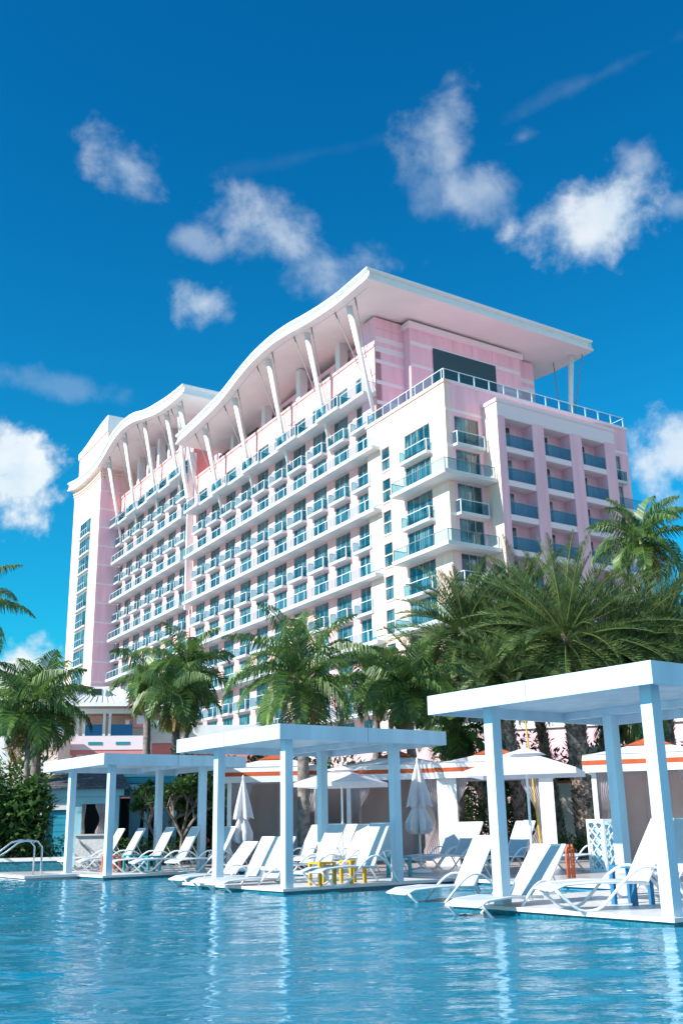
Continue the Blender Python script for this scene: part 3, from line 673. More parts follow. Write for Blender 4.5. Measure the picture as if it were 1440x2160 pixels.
# --- penthouse
ph = MB(); hb(ph, 11.44, 14, -4.0, TW-.002, 37.4, 48.75); hb(ph, 11.45, 14, -21.55, -18.6, 37.4, 48.75); hb(ph, 10.3, 14, -18.6, -4.0, 37.4, 48.7)
hb(ph, 14, 57, -21.5, -3.1, 45.5, 49.3)
ph.build('penthouse_wall', 'pink', hotel)
bd = MB()
for z, h in ((46.2, .55), (43.9, .4), (41.7, .4), (39.6, .4)):
    hb(bd, 11.405, 11.439, -3.99, TW-.06, z, z+h); hb(bd, 11.41, 11.449, -21.5, -18.61, z, z+h)
    if z > 42: hb(bd, 10.265, 10.299, -18.55, -4.05, z, z+h*.8)
hb(bd, 11.41, 11.439, -3.99, TW-.06, 45.1, 45.75); hb(bd, 11.41, 11.449, -21.5, -18.61, 45.1, 45.75)
hb(bd, 10.0, 10.299, -18.8, -3.75, 48.0, 48.6); hb(bd, 10.3, 11.43, -3.999, -3.75, 48.0, 48.6)
bd.build('penthouse_bands', 'palepink', hotel)
lw = MB(); hb(lw, 10.2, 10.26, -15.0, -6.8, 42.0, 46.45)
for i in range(26): hb(lw, 10.17, 10.2, -14.95, -6.85, 42.1+i*.165, 42.1+i*.165+.06)
lw.build('louvre_panel', 'louvre', hotel)
jn = MB()
for v in (9.4, 12.0, 14.7, 17.1): hb(jn, 10.29, 10.299, -v-.03, -v, 47.0, 48.0)
for z in (47.6,): hb(jn, 11.43, 11.4395, -3.9, TW-.1, z, z+.03)
jn.build('wall_joints', 'coral', hotel)
for i in range(9):                              # dark glazing of the top floor behind the columns
    win_at('L', 15.6+i*4.46, -3.05, 45.8, 3.3, 2.9, 3)
def top_columns(s_list, z0, z1, nm):
    for s in s_list:
        c = MB(); hb(c, s-.45, s+.45, -2.6, -1.6, z0, z1); c.build(nm, 'white', hotel)
# --- wave roofs
def roof(name, top, bot, t0, t1, n=64, label=None):
    def smp(pr, s):
        # Catmull-Rom through the profile points
        i = 0
        while i < len(pr)-2 and s > pr[i+1][0]: i += 1
        p1, p2 = pr[i], pr[i+1]; p0 = pr[max(i-1, 0)]; p3 = pr[min(i+2, len(pr)-1)]
        h = p2[0]-p1[0]; q = min(max((s-p1[0])/h, 0), 1)
        m1 = (p2[1]-p0[1])/max(p2[0]-p0[0], 1e-6)*h; m2 = (p3[1]-p1[1])/max(p3[0]-p1[0], 1e-6)*h
        return (2*q**3-3*q*q+1)*p1[1] + (q**3-2*q*q+q)*m1 + (-2*q**3+3*q*q)*p2[1] + (q**3-q*q)*m2
    s0, s1 = top[0][0], top[-1][0]
    ss = [s0+(s1-s0)*i/n for i in range(n+1)]
    sof, fas = MB(), MB()
    def ring(s, zt, zb, last):
        # offsets (t inset, z) going from the bottom lip up to the roof surface
        H_ = zt-zb
        return [(0, zb), (0, zb+.16*H_), (.16, zb+.20*H_), (.30, zb+.72*H_), (.06, zb+.80*H_), (0, zb+.84*H_), (0, zt)]
    for side, tt, sg in (('near', t0, -1), ('far', t1, 1)):
        prev = None
        for s in ss:
            zt, zb = smp(top, s), smp(bot, s); cur = [H(s, tt+sg*i_, z_) for i_, z_ in ring(s, zt, zb, 0)]
            if prev:
                for j in range(len(cur)-1): fas.face([prev[j], cur[j], cur[j+1], prev[j+1]] if sg < 0 else [prev[j+1], cur[j+1], cur[j], prev[j]])
            prev = cur
    for s, sg in ((s0, 1), (s1, -1)):
        zt, zb = smp(top, s), smp(bot, s); r_ = ring(s, zt, zb, 0)
        a_ = [H(s+sg*i_, t0-i_, z_) for i_, z_ in r_]; b_ = [H(s+sg*i_, t1+i_, z_) for i_, z_ in r_]
        for j in range(len(r_)-1): fas.face([a_[j], a_[j+1], b_[j+1], b_[j]] if sg > 0 else [b_[j], b_[j+1], a_[j+1], a_[j]])
    for i in range(n):
        a, b = ss[i], ss[i+1]
        fas.face([H(a, t0, smp(top, a)), H(b, t0, smp(top, b)), H(b, t1, smp(top, b)), H(a, t1, smp(top, a))])
        sof.face([H(a, t1, smp(bot, a)), H(b, t1, smp(bot, b)), H(b, t0, smp(bot, b)), H(a, t0, smp(bot, a))])
    ro = fas.build(name, 'white', hotel); sof.build('soffit', 'soffit', ro)
    # shallow line around the soffit
    ln = MB()
    for i in range(n):
        a, b = ss[i], ss[i+1]
        if a < s0+.9 or b > s1-.9: continue
        ln.face([H(a, t0-.9, smp(bot, a)-.004), H(b, t0-.9, smp(bot, b)-.004), H(b, t0-.94, smp(bot, b)-.004), H(a, t0-.94, smp(bot, a)-.004)])
    ln.build('soffit_joint', 'steel', ro)
    return lambda s: smp(bot, s)
RT = 3.8
zb1 = roof('wave_roof', [(5.9, 50.15), (8.9, 50.15), (11.7, 50.2), (14.9, 50.5), (18.4, 51.0), (22, 51.6), (25.9, 51.95), (30.1, 51.9), (33.5, 51.5), (36.7, 50.9), (39.6, 50.45), (44, 50.15), (48.2, 50.0), (53.3, 49.9)],
     [(5.9, 48.95), (8.9, 48.95), (11.7, 49.0), (14.9, 49.3), (18.4, 49.75), (22, 50.35), (25.9, 50.75), (30.1, 50.7), (33.5, 50.3), (36.7, 49.65), (39.6, 49.15), (44, 48.85), (48.2, 48.7), (53.3, 48.6)], RT, -25.4)
zb2 = roof('wave_roof', [(51.3, 56.4), (56.4, 56.75), (61.4, 57.4), (66, 58.2), (71, 59.5), (75.6, 60.0), (79, 59.9), (81.8, 59.5), (85, 58.6), (89.5, 57.7), (97.9, 57.7), (104.4, 58.6)],
     [(51.3, 55.0), (56.4, 55.2), (61.4, 55.8), (66, 56.8), (71, 58.0), (75.6, 58.5), (79, 58.3), (81.8, 57.7), (85, 56.8), (89.5, 56.1), (97.9, 56.1), (104.4, 57.1)], RT, -24.5)
def strut(s, zf, zb, top_t=2.4, wall_t=TW+.05, zlow=None):
    ztop = zb(s)+.02; st = MB(); lo = zlow
    st.tube([H(s, wall_t, lo), H(s, top_t, ztop)], [.17, .31], 8); so = st.build('strut', 'white', hotel, True)
    mid = H(s, wall_t+(top_t-wall_t)*.55, lo+(ztop-lo)*.55)
    cb = MB(); cb.tube([mid-U*.9, mid+U*.9], .05, 6); cb.build('cross_tie', 'steel', so)
    for sg in (-1, 1):
        rd = MB(); e = H(s+sg*1.9, top_t+.5, zb(s+sg*1.9)); rd.tube([e, mid+U*sg*.8], .055, 6); rd.tube([mid+U*sg*.8, H(s+sg*.35, wall_t+.1, lo+3.2)], .035, 6); rd.tube([e, e+(mid+U*sg*.8-e)*.2], .085, 6); rd.build('tie_rod', 'steel', so)
for i in range(5): strut(11.1+8.92*i+(.3 if i == 0 else 0), 0, zb1, zlow=37.3)
for i in range(4): strut(60.6+8.92*i-(1.5 if i == 3 else 0), 0, zb2, zlow=43.3)
strut(55.6, 0, zb2, zlow=43.3)
# strut at the far corner of the end face
st = MB(); st.tube([H(8.8, -23.4, 38.9-1.5), H(8.0, -24.1, zb1(8)+.02)], [.20, .30], 10); so = st.build('strut', 'white', hotel, True)
rd = MB(); m_ = H(8.2, -24.4, 43.6); rd.tube([H(7.2, -25.0, zb1(7.2)), m_, H(8.3, -23.7, 38.9)], .06, 6); rd.tube([H(10.3, -23.6, zb1(10.3)), H(9.6, -23.2, 43.8), H(9.2, -22.6, 38.9)], .06, 6); rd.tube([m_, H(8.4, -23.7, 43.0)], .05, 6); rd.build('tie_rod', 'steel', so)
tcap = MB(); hb(tcap, 8.0, 12, -24.2, -22.4, 0, 37.4); tcap.build('end_wall', 'pink', hotel)
top_columns([20.4+8.92*i for i in range(4)], 45.8, 50.6, 'top_floor_column')
top_columns([60.8+4.46*i for i in range(6)], 51.6, 57.6, 'top_floor_column')
ph2 = MB(); hb(ph2, 57.3, 87.5, -20, -3.2, 51.5, 56.0); ph2.build('penthouse_wall', 'pink', hotel)
for i in range(6): win_at('L', 61.6+i*4.46, -3.15, 51.9, 3.2, 3.0, 3)
ew = MB(); hb(ew, 57.0, 57.31, -3.1, TW+.1, 0, 53.5); ew.build('party_wall', 'coral', hotel)
fin = MB(); hb(fin, 56.92, 57.28, TW-.3, .35, 28, 49.5); fin.tube([H(57.1, .2, 43), H(57.1, .9, 46), H(57.1, 2.0, 55)], [.35, .3, .2], 8); fin.build('expansion_fin', 'white', hotel)
# --- tower at the far end
tw = MB(); hb(tw, 87.6, 102.3, -14, 3.0, 0, 55.4); tw_ = tw.build('tower', 'cream', hotel)  # sunlight on the pink tower is painted in with the lighter colour
sd_ = MB(); hb(sd_, 87.57, 87.599, TW, 2.98, 0, 56.2); sdo = sd_.build('tower_side', 'pink', hotel)
for i in range(19): hb(MB(), 87.54, 87.569, TW+.01, 2.97, 1.2+i*3.015, 1.45+i*3.015).build('pale_band', 'palepink', sdo)
sm = MB()
for j, (o_, dz) in enumerate(((.07, 0), (.14, .42), (.22, .84))):   # mouldings that follow the curve of the roof
    pr = None
    for i in range(17):
        s = 87.6-o_+(14.7+2*o_)*i/16; zz = zb2(s)-1.7+dz
        cur = (H(s, 3.0+o_, zz), H(s, 3.0+o_, zz+.22), H(s, 2.9, zz+.22), H(s, 2.9, zz))
        if pr:
            for a_, b_ in ((0, 1), (1, 2), (3, 0)): sm.face([pr[a_], cur[a_], cur[b_], pr[b_]])
        pr = cur
    hb(sm, 87.6-o_, 87.6, TW, 3.0, zb2(88)-1.7+dz, zb2(88)-1.38+dz); hb(sm, 102.3, 102.3+o_, -5, 3.0, zb2(102)-1.7+dz, zb2(102)-1.38+dz)
sm.build('tower_mouldings', 'cream', hotel)
tu = MB(); hb(tu, 87.6, 102.2, -14, 2.99, 55.4, 57.0); hb(tu, 86.3, 101.9, -8.5, 2.6, 56.5, 62.2); tu.build('tower_top', 'cream', hotel)
tr_ = MB(); 
for i in range(12):
    s0_, s1_ = 86.1+16*i/12, 86.1+16*(i+1)/12; zt_ = lambda s: 64.9-1.6*(1-math.cos((s-86.1)/16*math.pi))/2
    P0 = [H(s0_, 2.8, 62.2), H(s1_, 2.8, 62.2), H(s1_, -8.7, 62.2), H(s0_, -8.7, 62.2)]; P1 = [H(s0_, 2.8, zt_(s0_)), H(s1_, 2.8, zt_(s1_)), H(s1_, -8.7, zt_(s1_)), H(s0_, -8.7, zt_(s0_))]
    for q in ((0, 1), (1, 2), (2, 3), (3, 0)): tr_.face([P0[q[0]], P0[q[1]], P1[q[1]], P1[q[0]]])
    tr_.face(P1); tr_.face(P0[::-1])
tr_.build('tower_roof', 'white', hotel)
for i in range(16):
    z = 1.6+3.015*i
    if z > 48: continue
    tb_ = MB(); hb(tb_, 91.7, 97.7, 3.0, 3.35, z-.28, z-.05); so = tb_.build('tower_balcony', 'slab', hotel)
    rl = MB(); hb(rl, 93.0, 97.6, 3.28, 3.30, z-.05, z+.95); hb(rl, 93.0, 97.6, 3.27, 3.32, z+.95, z+1.0, 1)
    for s in (93.0, 94.1, 95.3, 96.5, 97.6): hb(rl, s-.03, s+.03, 3.27, 3.33, z-.05, z+.95, 1)
    rl.build('railing', ['railglass', 'white'], so)
    win_at('L', 91.9, 3.02, z, 1.9, 2.45, 1); win_at('L', 93.9, 3.02, z, 3.6, 2.45, 3)

# --- windows and balconies: the hundred nearest of each are parts, the rest one mesh
camp = Vector((0, 0, CAMZ))
def place_many(specs, maker, name, mats, sub=None, lim=100, minz=12):
    cache, cache2 = {}, {}
    order = sorted(specs, key=lambda q: ((q[0]-camp).length + (0 if q[0].z > minz else 1000)))
    rest, rest2 = MB(), MB()
    for i, (p, ang, key) in enumerate(order):
        if key not in cache: 
            mb = maker(*key); cache[key] = (mb, mb.mesh(name, mats))
            if sub: mb2 = sub[0](*key); cache2[key] = (mb2, mb2.mesh(sub[1], sub[2]))
        if i < lim:
            o = lnk(name, cache[key][1], hotel, p-HC, ang)
            if sub: lnk(sub[1], cache2[key][1], o)
        else:
            c, s = math.cos(ang), math.sin(ang); tf = lambda v: Vector((p.x+v.x*c-v.y*s, p.y+v.x*s+v.y*c, p.z+v.z))
            rest.add(cache[key][0], tf)
            if sub: rest2.add(cache2[key][0], tf)
    if rest.v:
        o = rest.build('far_'+name+'s', mats, hotel, kind='stuff')
        if rest2.v: rest2.build('far_'+sub[1]+'s', sub[2], o, kind='stuff')
place_many(win_specs, win_mb, 'window', ['frame', 'glass'])
place_many(bal_specs, slab_mb, 'balcony', ['slab'], (rail_mb, 'railing', ['railglass', 'white']))
# ------------------------------------------------------------------ palms
def bez(p0, p1, p2, t): return p0*(1-t)**2 + p1*2*t*(1-t) + p2*t*t
def frond(mb, rb, base, azm, el, L, droop, nl, lw, ll, hang, mi=0, vshape=.35, fw0=.55):
    """one feather leaf: a curved rib with leaflets on both sides"""
    h = Vector((math.cos(azm), math.sin(azm), 0)); d0 = h*math.cos(el)+Vector((0, 0, math.sin(el)))
    pts = []; p = base.copy(); e = el; n = 12; droop *= 1.12-.5*max(0, math.sin(el))
    for i in range(n+1):
        pts.append(p.copy()); d = h*math.cos(e)+Vector((0, 0, math.sin(e))); p = p+d*(L/n); e -= droop/n*(.45+1.1*i/n)
    side = Vector((-h.y, h.x, 0)); tw = random.uniform(-.5, .5)
    rb.tube(pts, [.035*(1-i/n*.85)*(L/3) for i in range(n+1)], 4, mi=1, cap=False)
    for i in range(nl):
        t = .10+.9*(i+random.random()*.5)/nl; x = t*n; k = min(int(x), n-1); q = x-k
        c = pts[k]*(1-q)+pts[k+1]*q; tg = (pts[k+1]-pts[k]).normalized(); nrm = side.cross(tg).normalized()
        if nrm.z < 0: nrm = -nrm
        l = ll*math.sin(math.pi*min(.06+t*.92, 1)**.75)*random.uniform(.8, 1.1)+.12*ll
        for sg in (-1, 1):
            fwd = fw0+.5*t
            dr = (side*sg*math.cos(tw*.3)+tg*fwd+nrm*(vshape*random.uniform(.5, 1.3)+sg*tw*.35)).normalized()
            tip = c+dr*l*.55; g = Vector((0, 0, -1))
            d2 = (dr*(1-hang)+g*hang*random.uniform(.7, 1.3)).normalized(); end = tip+d2*l*.55
            wd = tg*lw*.5+nrm*lw*.15*sg
            mb.face([c-wd*.6, c+wd*.6, tip+wd, tip-wd], mi); mb.face([tip-wd, tip+wd, end+wd*.12, end-wd*.12], mi)
def palm(name, base, crown, r0, r1, nf, L, kind, label, group, leaf='leafcoco', lean=None, skirt=4, boots=False, seed=1, elr=(-.5, 1.35)):
    random.seed(seed)
    root = empty(name, base, label, 'palm tree', group)
    tr = MB(); mid = (base+crown)/2 + (lean or Vector((0, 0, 0))); n = 26; pts = [bez(base, mid, crown, i/n) for i in range(n+1)]
    rr = [r0+(r1-r0)*(i/n)**.8 + (r0*.35 if i == 0 else 0) + (.012 if i % 2 else 0) for i in range(n+1)]
    tr.tube(pts, rr, 12)
    to = tr.build('trunk', 'boot' if boots else 'bark', root, not boots)
    if boots:
        bo = MB(); ln = (crown-base).length; nr = int(ln/.13); per = 9
        for i in range(nr):
            t = (i+.5)/nr; c = bez(base, mid, crown, t); ra = r0+(r1-r0)*t
            for k in range(per):
                a = 2*math.pi*(k+.5*(i % 2))/per+random.uniform(-.08, .08); d = Vector((math.cos(a), math.sin(a), 0)); s_ = Vector((-d.y, d.x, 0)); w_ = ra*.36; j = random.uniform(.7, 1.25)
                b0 = c+d*ra*.92; tipp = c+d*(ra+.085*j)+Vector((0, 0, .17))
                bo.face([b0-s_*w_, b0+s_*w_, tipp+s_*w_*.45, tipp-s_*w_*.45]); bo.face([tipp-s_*w_*.45, tipp+s_*w_*.45, b0+s_*w_*.4+Vector((0, 0, .2)), b0-s_*w_*.4+Vector((0, 0, .2))])
        bo.build('leaf_boots', 'boot', to)
    cr = MB(); ga = math.pi*(3-math.sqrt(5)); a0 = random.random()*6
    for i in range(nf):
        t = (i+.5)/nf; el = elr[1]-(elr[1]-elr[0])*t**.85+random.uniform(-.12, .12); azm = a0+i*ga+random.uniform(-.2, .2)
        l = L*random.uniform(.85, 1.08)*(.78+.3*math.sin(math.pi*min(t+.15, 1)))
        if kind == 'coco': frond(cr, cr, crown+Vector((0, 0, random.uniform(-.1, .1))), azm, el, l, random.uniform(1.5, 2.1), 46, .05, .78, random.uniform(.45, .8))
        else: frond(cr, cr, crown+Vector((0, 0, random.uniform(-.25, .15))), azm, el, l, random.uniform(.55, 1.2), 64, .032, .44, random.uniform(.0, .22), vshape=.85, fw0=.8)
    for i in range(skirt):
        azm = random.random()*6.28; frond(cr, cr, crown+Vector((0, 0, -.15)), azm, random.uniform(-1.1, -.6), L*.7, .9, 30, .05, .5, .8, mi=2)
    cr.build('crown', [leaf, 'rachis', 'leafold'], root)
    if kind == 'coco':
        sh_ = MB(); dirc = (crown-mid).normalized(); sh_.tube([crown-dirc*.9, crown-dirc*.3, crown+dirc*.25], [r1*1.05, r1*1.6, r1*.7], 10); sh_.build('crownshaft', 'rachis', root, True)
    return root
def cw(px, py, D): p = at(px, D); p.z = zat(px, py, D); return p
GP = 'coconut palms behind the pool deck'
palm('coconut_palm', at(641, 31), cw(640, 1435, 31), .20, .13, 30, 2.9, 'coco', 'coconut palm with wide arching dark fronds in front of the middle of the hotel', GP, seed=3, elr=(-.6, 1.5))
palm('coconut_palm', at(905, 33), cw(868, 1455, 33.5), .19, .12, 20, 2.2, 'coco', 'coconut palm behind the right end of the middle cabana roof', GP, seed=11, lean=Vector((-.3, 0, .4)))
palm('coconut_palm', at(797, 37), cw(800, 1440, 37), .17, .12, 15, 1.9, 'coco', 'smaller palm filling the gap right of the large central palm', GP, seed=12)
palm('coconut_palm', at(380, 41), cw(388, 1415, 41), .2, .12, 20, 2.25, 'coco', 'taller feathery palm of the leaning group beside the pavilion', GP, seed=5, elr=(-.8, 1.45))
palm('coconut_palm', at(372, 39), cw(364, 1468, 39), .19, .13, 15, 2.0, 'coco', 'short palm between the two taller ones beside the pavilion', GP, seed=6, elr=(-.9, 1.4))
palm('coconut_palm', at(306, 42), cw(302, 1430, 42), .2, .12, 15, 1.9, 'coco', 'leftmost palm of the group beside the pavilion, with yellowing fronds', GP, seed=8, elr=(-.9, 1.3), skirt=6)
palm('coconut_palm', at(68, 37), cw(66, 1490, 37), .2, .14, 24, 2.35, 'coco', 'bushy palm with a thick trunk at the left edge near the pink pavilion', GP, seed=9, elr=(-.7, 1.5))
palm('coconut_palm', at(4, 34.5), cw(36, 1500, 35), .10, .07, 18, 2.2, 'coco', 'thin palm with a curved pale trunk leaning over the left bushes', GP, seed=10, lean=Vector((.75, 0, -.4)))
palm('coconut_palm', at(-135, 43), cw(-122, 1290, 43), .3, .2, 22, 3.1, 'coco', 'tall palm outside the frame whose fronds hang in at the left edge', GP, seed=13)
palm('coconut_palm', at(1440, 41), cw(1414, 1138, 41), .2, .13, 24, 2.6, 'coco', 'tallest palm, standing against the sky at the right edge', GP, seed=14, elr=(-.6, 1.45))
palm('coconut_palm', at(965, 36), cw(972, 1535, 36), .26, .18, 12, 1.6, 'coco', 'short palm with a pale fibrous trunk between two orange roofed tents', GP, seed=15, elr=(-.9, 1.0), skirt=6)
palm('coconut_palm', at(1335, 37), cw(1350, 1500, 37), .18, .14, 14, 1.6, 'coco', 'low palm behind the right tent between the near cabana posts', GP, seed=16, elr=(-.8, 1.2))
GD = 'date palms clustered right of the pool'
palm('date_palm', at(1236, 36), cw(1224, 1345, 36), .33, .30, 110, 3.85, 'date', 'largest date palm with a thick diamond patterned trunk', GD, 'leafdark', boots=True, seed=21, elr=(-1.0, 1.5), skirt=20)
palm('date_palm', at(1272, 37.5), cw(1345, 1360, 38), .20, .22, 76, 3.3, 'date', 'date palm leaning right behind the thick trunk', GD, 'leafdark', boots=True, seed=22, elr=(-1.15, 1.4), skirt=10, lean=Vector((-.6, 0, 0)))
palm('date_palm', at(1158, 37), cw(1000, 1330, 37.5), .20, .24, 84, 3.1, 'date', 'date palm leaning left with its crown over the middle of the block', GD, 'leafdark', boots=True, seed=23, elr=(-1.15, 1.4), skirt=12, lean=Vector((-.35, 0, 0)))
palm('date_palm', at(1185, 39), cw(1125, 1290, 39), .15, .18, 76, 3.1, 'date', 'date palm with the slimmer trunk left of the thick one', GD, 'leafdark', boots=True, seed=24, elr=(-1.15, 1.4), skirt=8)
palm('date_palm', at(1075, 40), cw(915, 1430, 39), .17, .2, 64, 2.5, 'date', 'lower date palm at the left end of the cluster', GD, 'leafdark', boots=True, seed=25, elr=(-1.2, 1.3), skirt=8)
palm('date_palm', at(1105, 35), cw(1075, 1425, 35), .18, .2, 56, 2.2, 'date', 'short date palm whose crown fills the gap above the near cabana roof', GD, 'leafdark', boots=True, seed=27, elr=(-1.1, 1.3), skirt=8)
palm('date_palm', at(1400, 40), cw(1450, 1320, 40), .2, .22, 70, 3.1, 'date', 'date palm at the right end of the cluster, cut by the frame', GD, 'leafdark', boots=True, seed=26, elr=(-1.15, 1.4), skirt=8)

# ------------------------------------------------------------------ shrubs
def leaves(mb, c, rx, ry, rz, n, size, ls=1.0, shell=.55):
    for i in range(n):
        u = random.gauss(0, 1), random.gauss(0, 1), random.gauss(0, 1); l = math.sqrt(sum(x*x for x in u)) or 1; r = random.uniform(shell, 1)*(1+.12*math.sin(5*u[0]/l+3*u[2]/l+c.x))
        p = c+Vector((u[0]/l*rx*r, u[1]/l*ry*r, u[2]/l*rz*r))
        if p.z < .12: continue
        a = random.random()*6.28; e = random.uniform(-.6, 1.0); d = Vector((math.cos(a)*math.cos(e), math.sin(a)*math.cos(e), math.sin(e))); s_ = Vector((-math.sin(a), math.cos(a), random.uniform(-.5, .5))); z = size*random.uniform(.6, 1.3)
        mb.face([p, p+d*z*.5+s_*z*.2*ls, p+d*z, p+d*z*.5-s_*z*.2*ls])
def shrub(px, D, w_, h, label, n=1500, size=.2, leaf='shrub', group='shrubs around the deck', blobs=5, ls=1.0, seed=None, depth=.8, name='shrub'):
    random.seed(seed or int(px*7+D)); b = at(px, D, .05); r = empty(name, b, label, 'shrub', group)
    mb = MB()
    X = Vector((math.cos(-R(0)), 0, 0))
    for k in range(blobs):
        q = (k+.5)/blobs-.5; c = b+Vector((q*w_*.85, random.uniform(-.3, .3)*depth, h*random.uniform(.38, .62)))
        leaves(mb, c, w_/blobs*random.uniform(.75, 1.05), depth*.7, h*random.uniform(.42, .52), n//blobs, size, ls)
    mb.build('foliage', leaf, r)
    st = MB()
    for k in range(blobs*2):
        q = (k+.5)/blobs/2-.5; p0 = b+Vector((q*w_*.6, 0, 0)); st.tube([p0, p0+Vector((random.uniform(-.3, .3), random.uniform(-.2, .2), h*.7))], [.03, .012], 5)
    st.build('stem', 'stem', r); return r
shrub(22, 34, 2.1, 2.75, 'large leafy bush at the left edge behind the thin leaning trunk', 5200, .30, 'shrub', blobs=6, depth=1.2)
shrub(30, 35.5, 3.4, .95, 'low dark hedge behind the steel handrail', 1700, .16, 'shrub', blobs=5, depth=.5)
shrub(88, 35, .9, .8, 'small hedge in front of the turquoise shutter', 900, .16, 'shrub', blobs=3, depth=.5)
shrub(-30, 42, 5, 4.4, 'tall bush at the left edge under the palm crowns', 4000, .32, 'shrub', blobs=5, depth=1.5)
shrub(560, 40, 6.0, 3.9, 'dense dark hedge rising behind the first orange striped tent', 7000, .26, 'shrub', blobs=7, depth=1.2)
shrub(745, 42, 6.4, 4.0, 'dark hedge behind the second tent and the middle cabana', 7000, .28, 'shrub', blobs=7, depth=1.2)
shrub(905, 40, 3.4, 3.3, 'bushy hedge right of the middle cabana behind the wall', 3500, .24, 'shrub', blobs=4)
shrub(1045, 36.5, 2.6, 2.3, 'dark bush seen through the open white pillared tent', 3500, .18, 'shrub', blobs=4)
shrub(1180, 34.5, 2.2, .75, 'low bush at the foot of the thick palm trunks', 1500, .13, 'shrub', blobs=4, depth=.5)
shrub(1395, 42, 5, 4.2, 'tall green bush behind the right tent', 5000, .3, 'shrub', blobs=5)
shrub(425, 38, 2.6, 3.6, 'tall bush between the left and middle cabanas', 4500, .26, 'shrub', blobs=5)
shrub(330, 35.5, 3.2, .9, 'low hedge behind the loungers of the left cabana', 2200, .15, 'shrub', blobs=6, depth=.5)
shrub(1120, 42, 8, 4.6, 'high hedge behind the cluster of date palm trunks', 8000, .3, 'shrub', blobs=8)
def frangipani(px, D, h, label, seed):
    random.seed(seed); b = at(px, D, .05); r = empty('frangipani_tree', b, label, 'tree', 'small frangipani trees'); st, fl = MB(), MB()
    def grow(p, d, l, rad, k):
        q = p+d*l; st.tube([p, q], [rad, rad*.75], 6)
        if k == 0:
            for i in range(26):
                a = random.random()*6.28; e = random.uniform(-.3, 1.2); dd = Vector((math.cos(a)*math.cos(e), math.sin(a)*math.cos(e), math.sin(e))); s_ = Vector((-math.sin(a), math.cos(a), 0)); z = random.uniform(.24, .42)
                fl.face([q, q+dd*z*.4+s_*z*.13, q+dd*z*.9+Vector((0, 0, -.05)), q+dd*z*.4-s_*z*.13])
            return
        for i in range(3 if k > 1 else 2+int(random.random()*2)):
            a = random.random()*6.28; grow(q, (d+Vector((math.cos(a), math.sin(a), .15))*random.uniform(.55, .9)).normalized(), l*random.uniform(.62, .85), rad*.7, k-1)
    grow(b, Vector((.05, 0, 1)), h*.34, .08, 4)
    st.build('branches', 'bark', r); fl.build('foliage', 'shrub', r)
frangipani(382, 34.5, 2.7, 'frangipani tree with bare forked branches left of the middle cabana', 4)
frangipani(330, 35.5, 2.4, 'frangipani tree in front of the blue gable wall', 5)

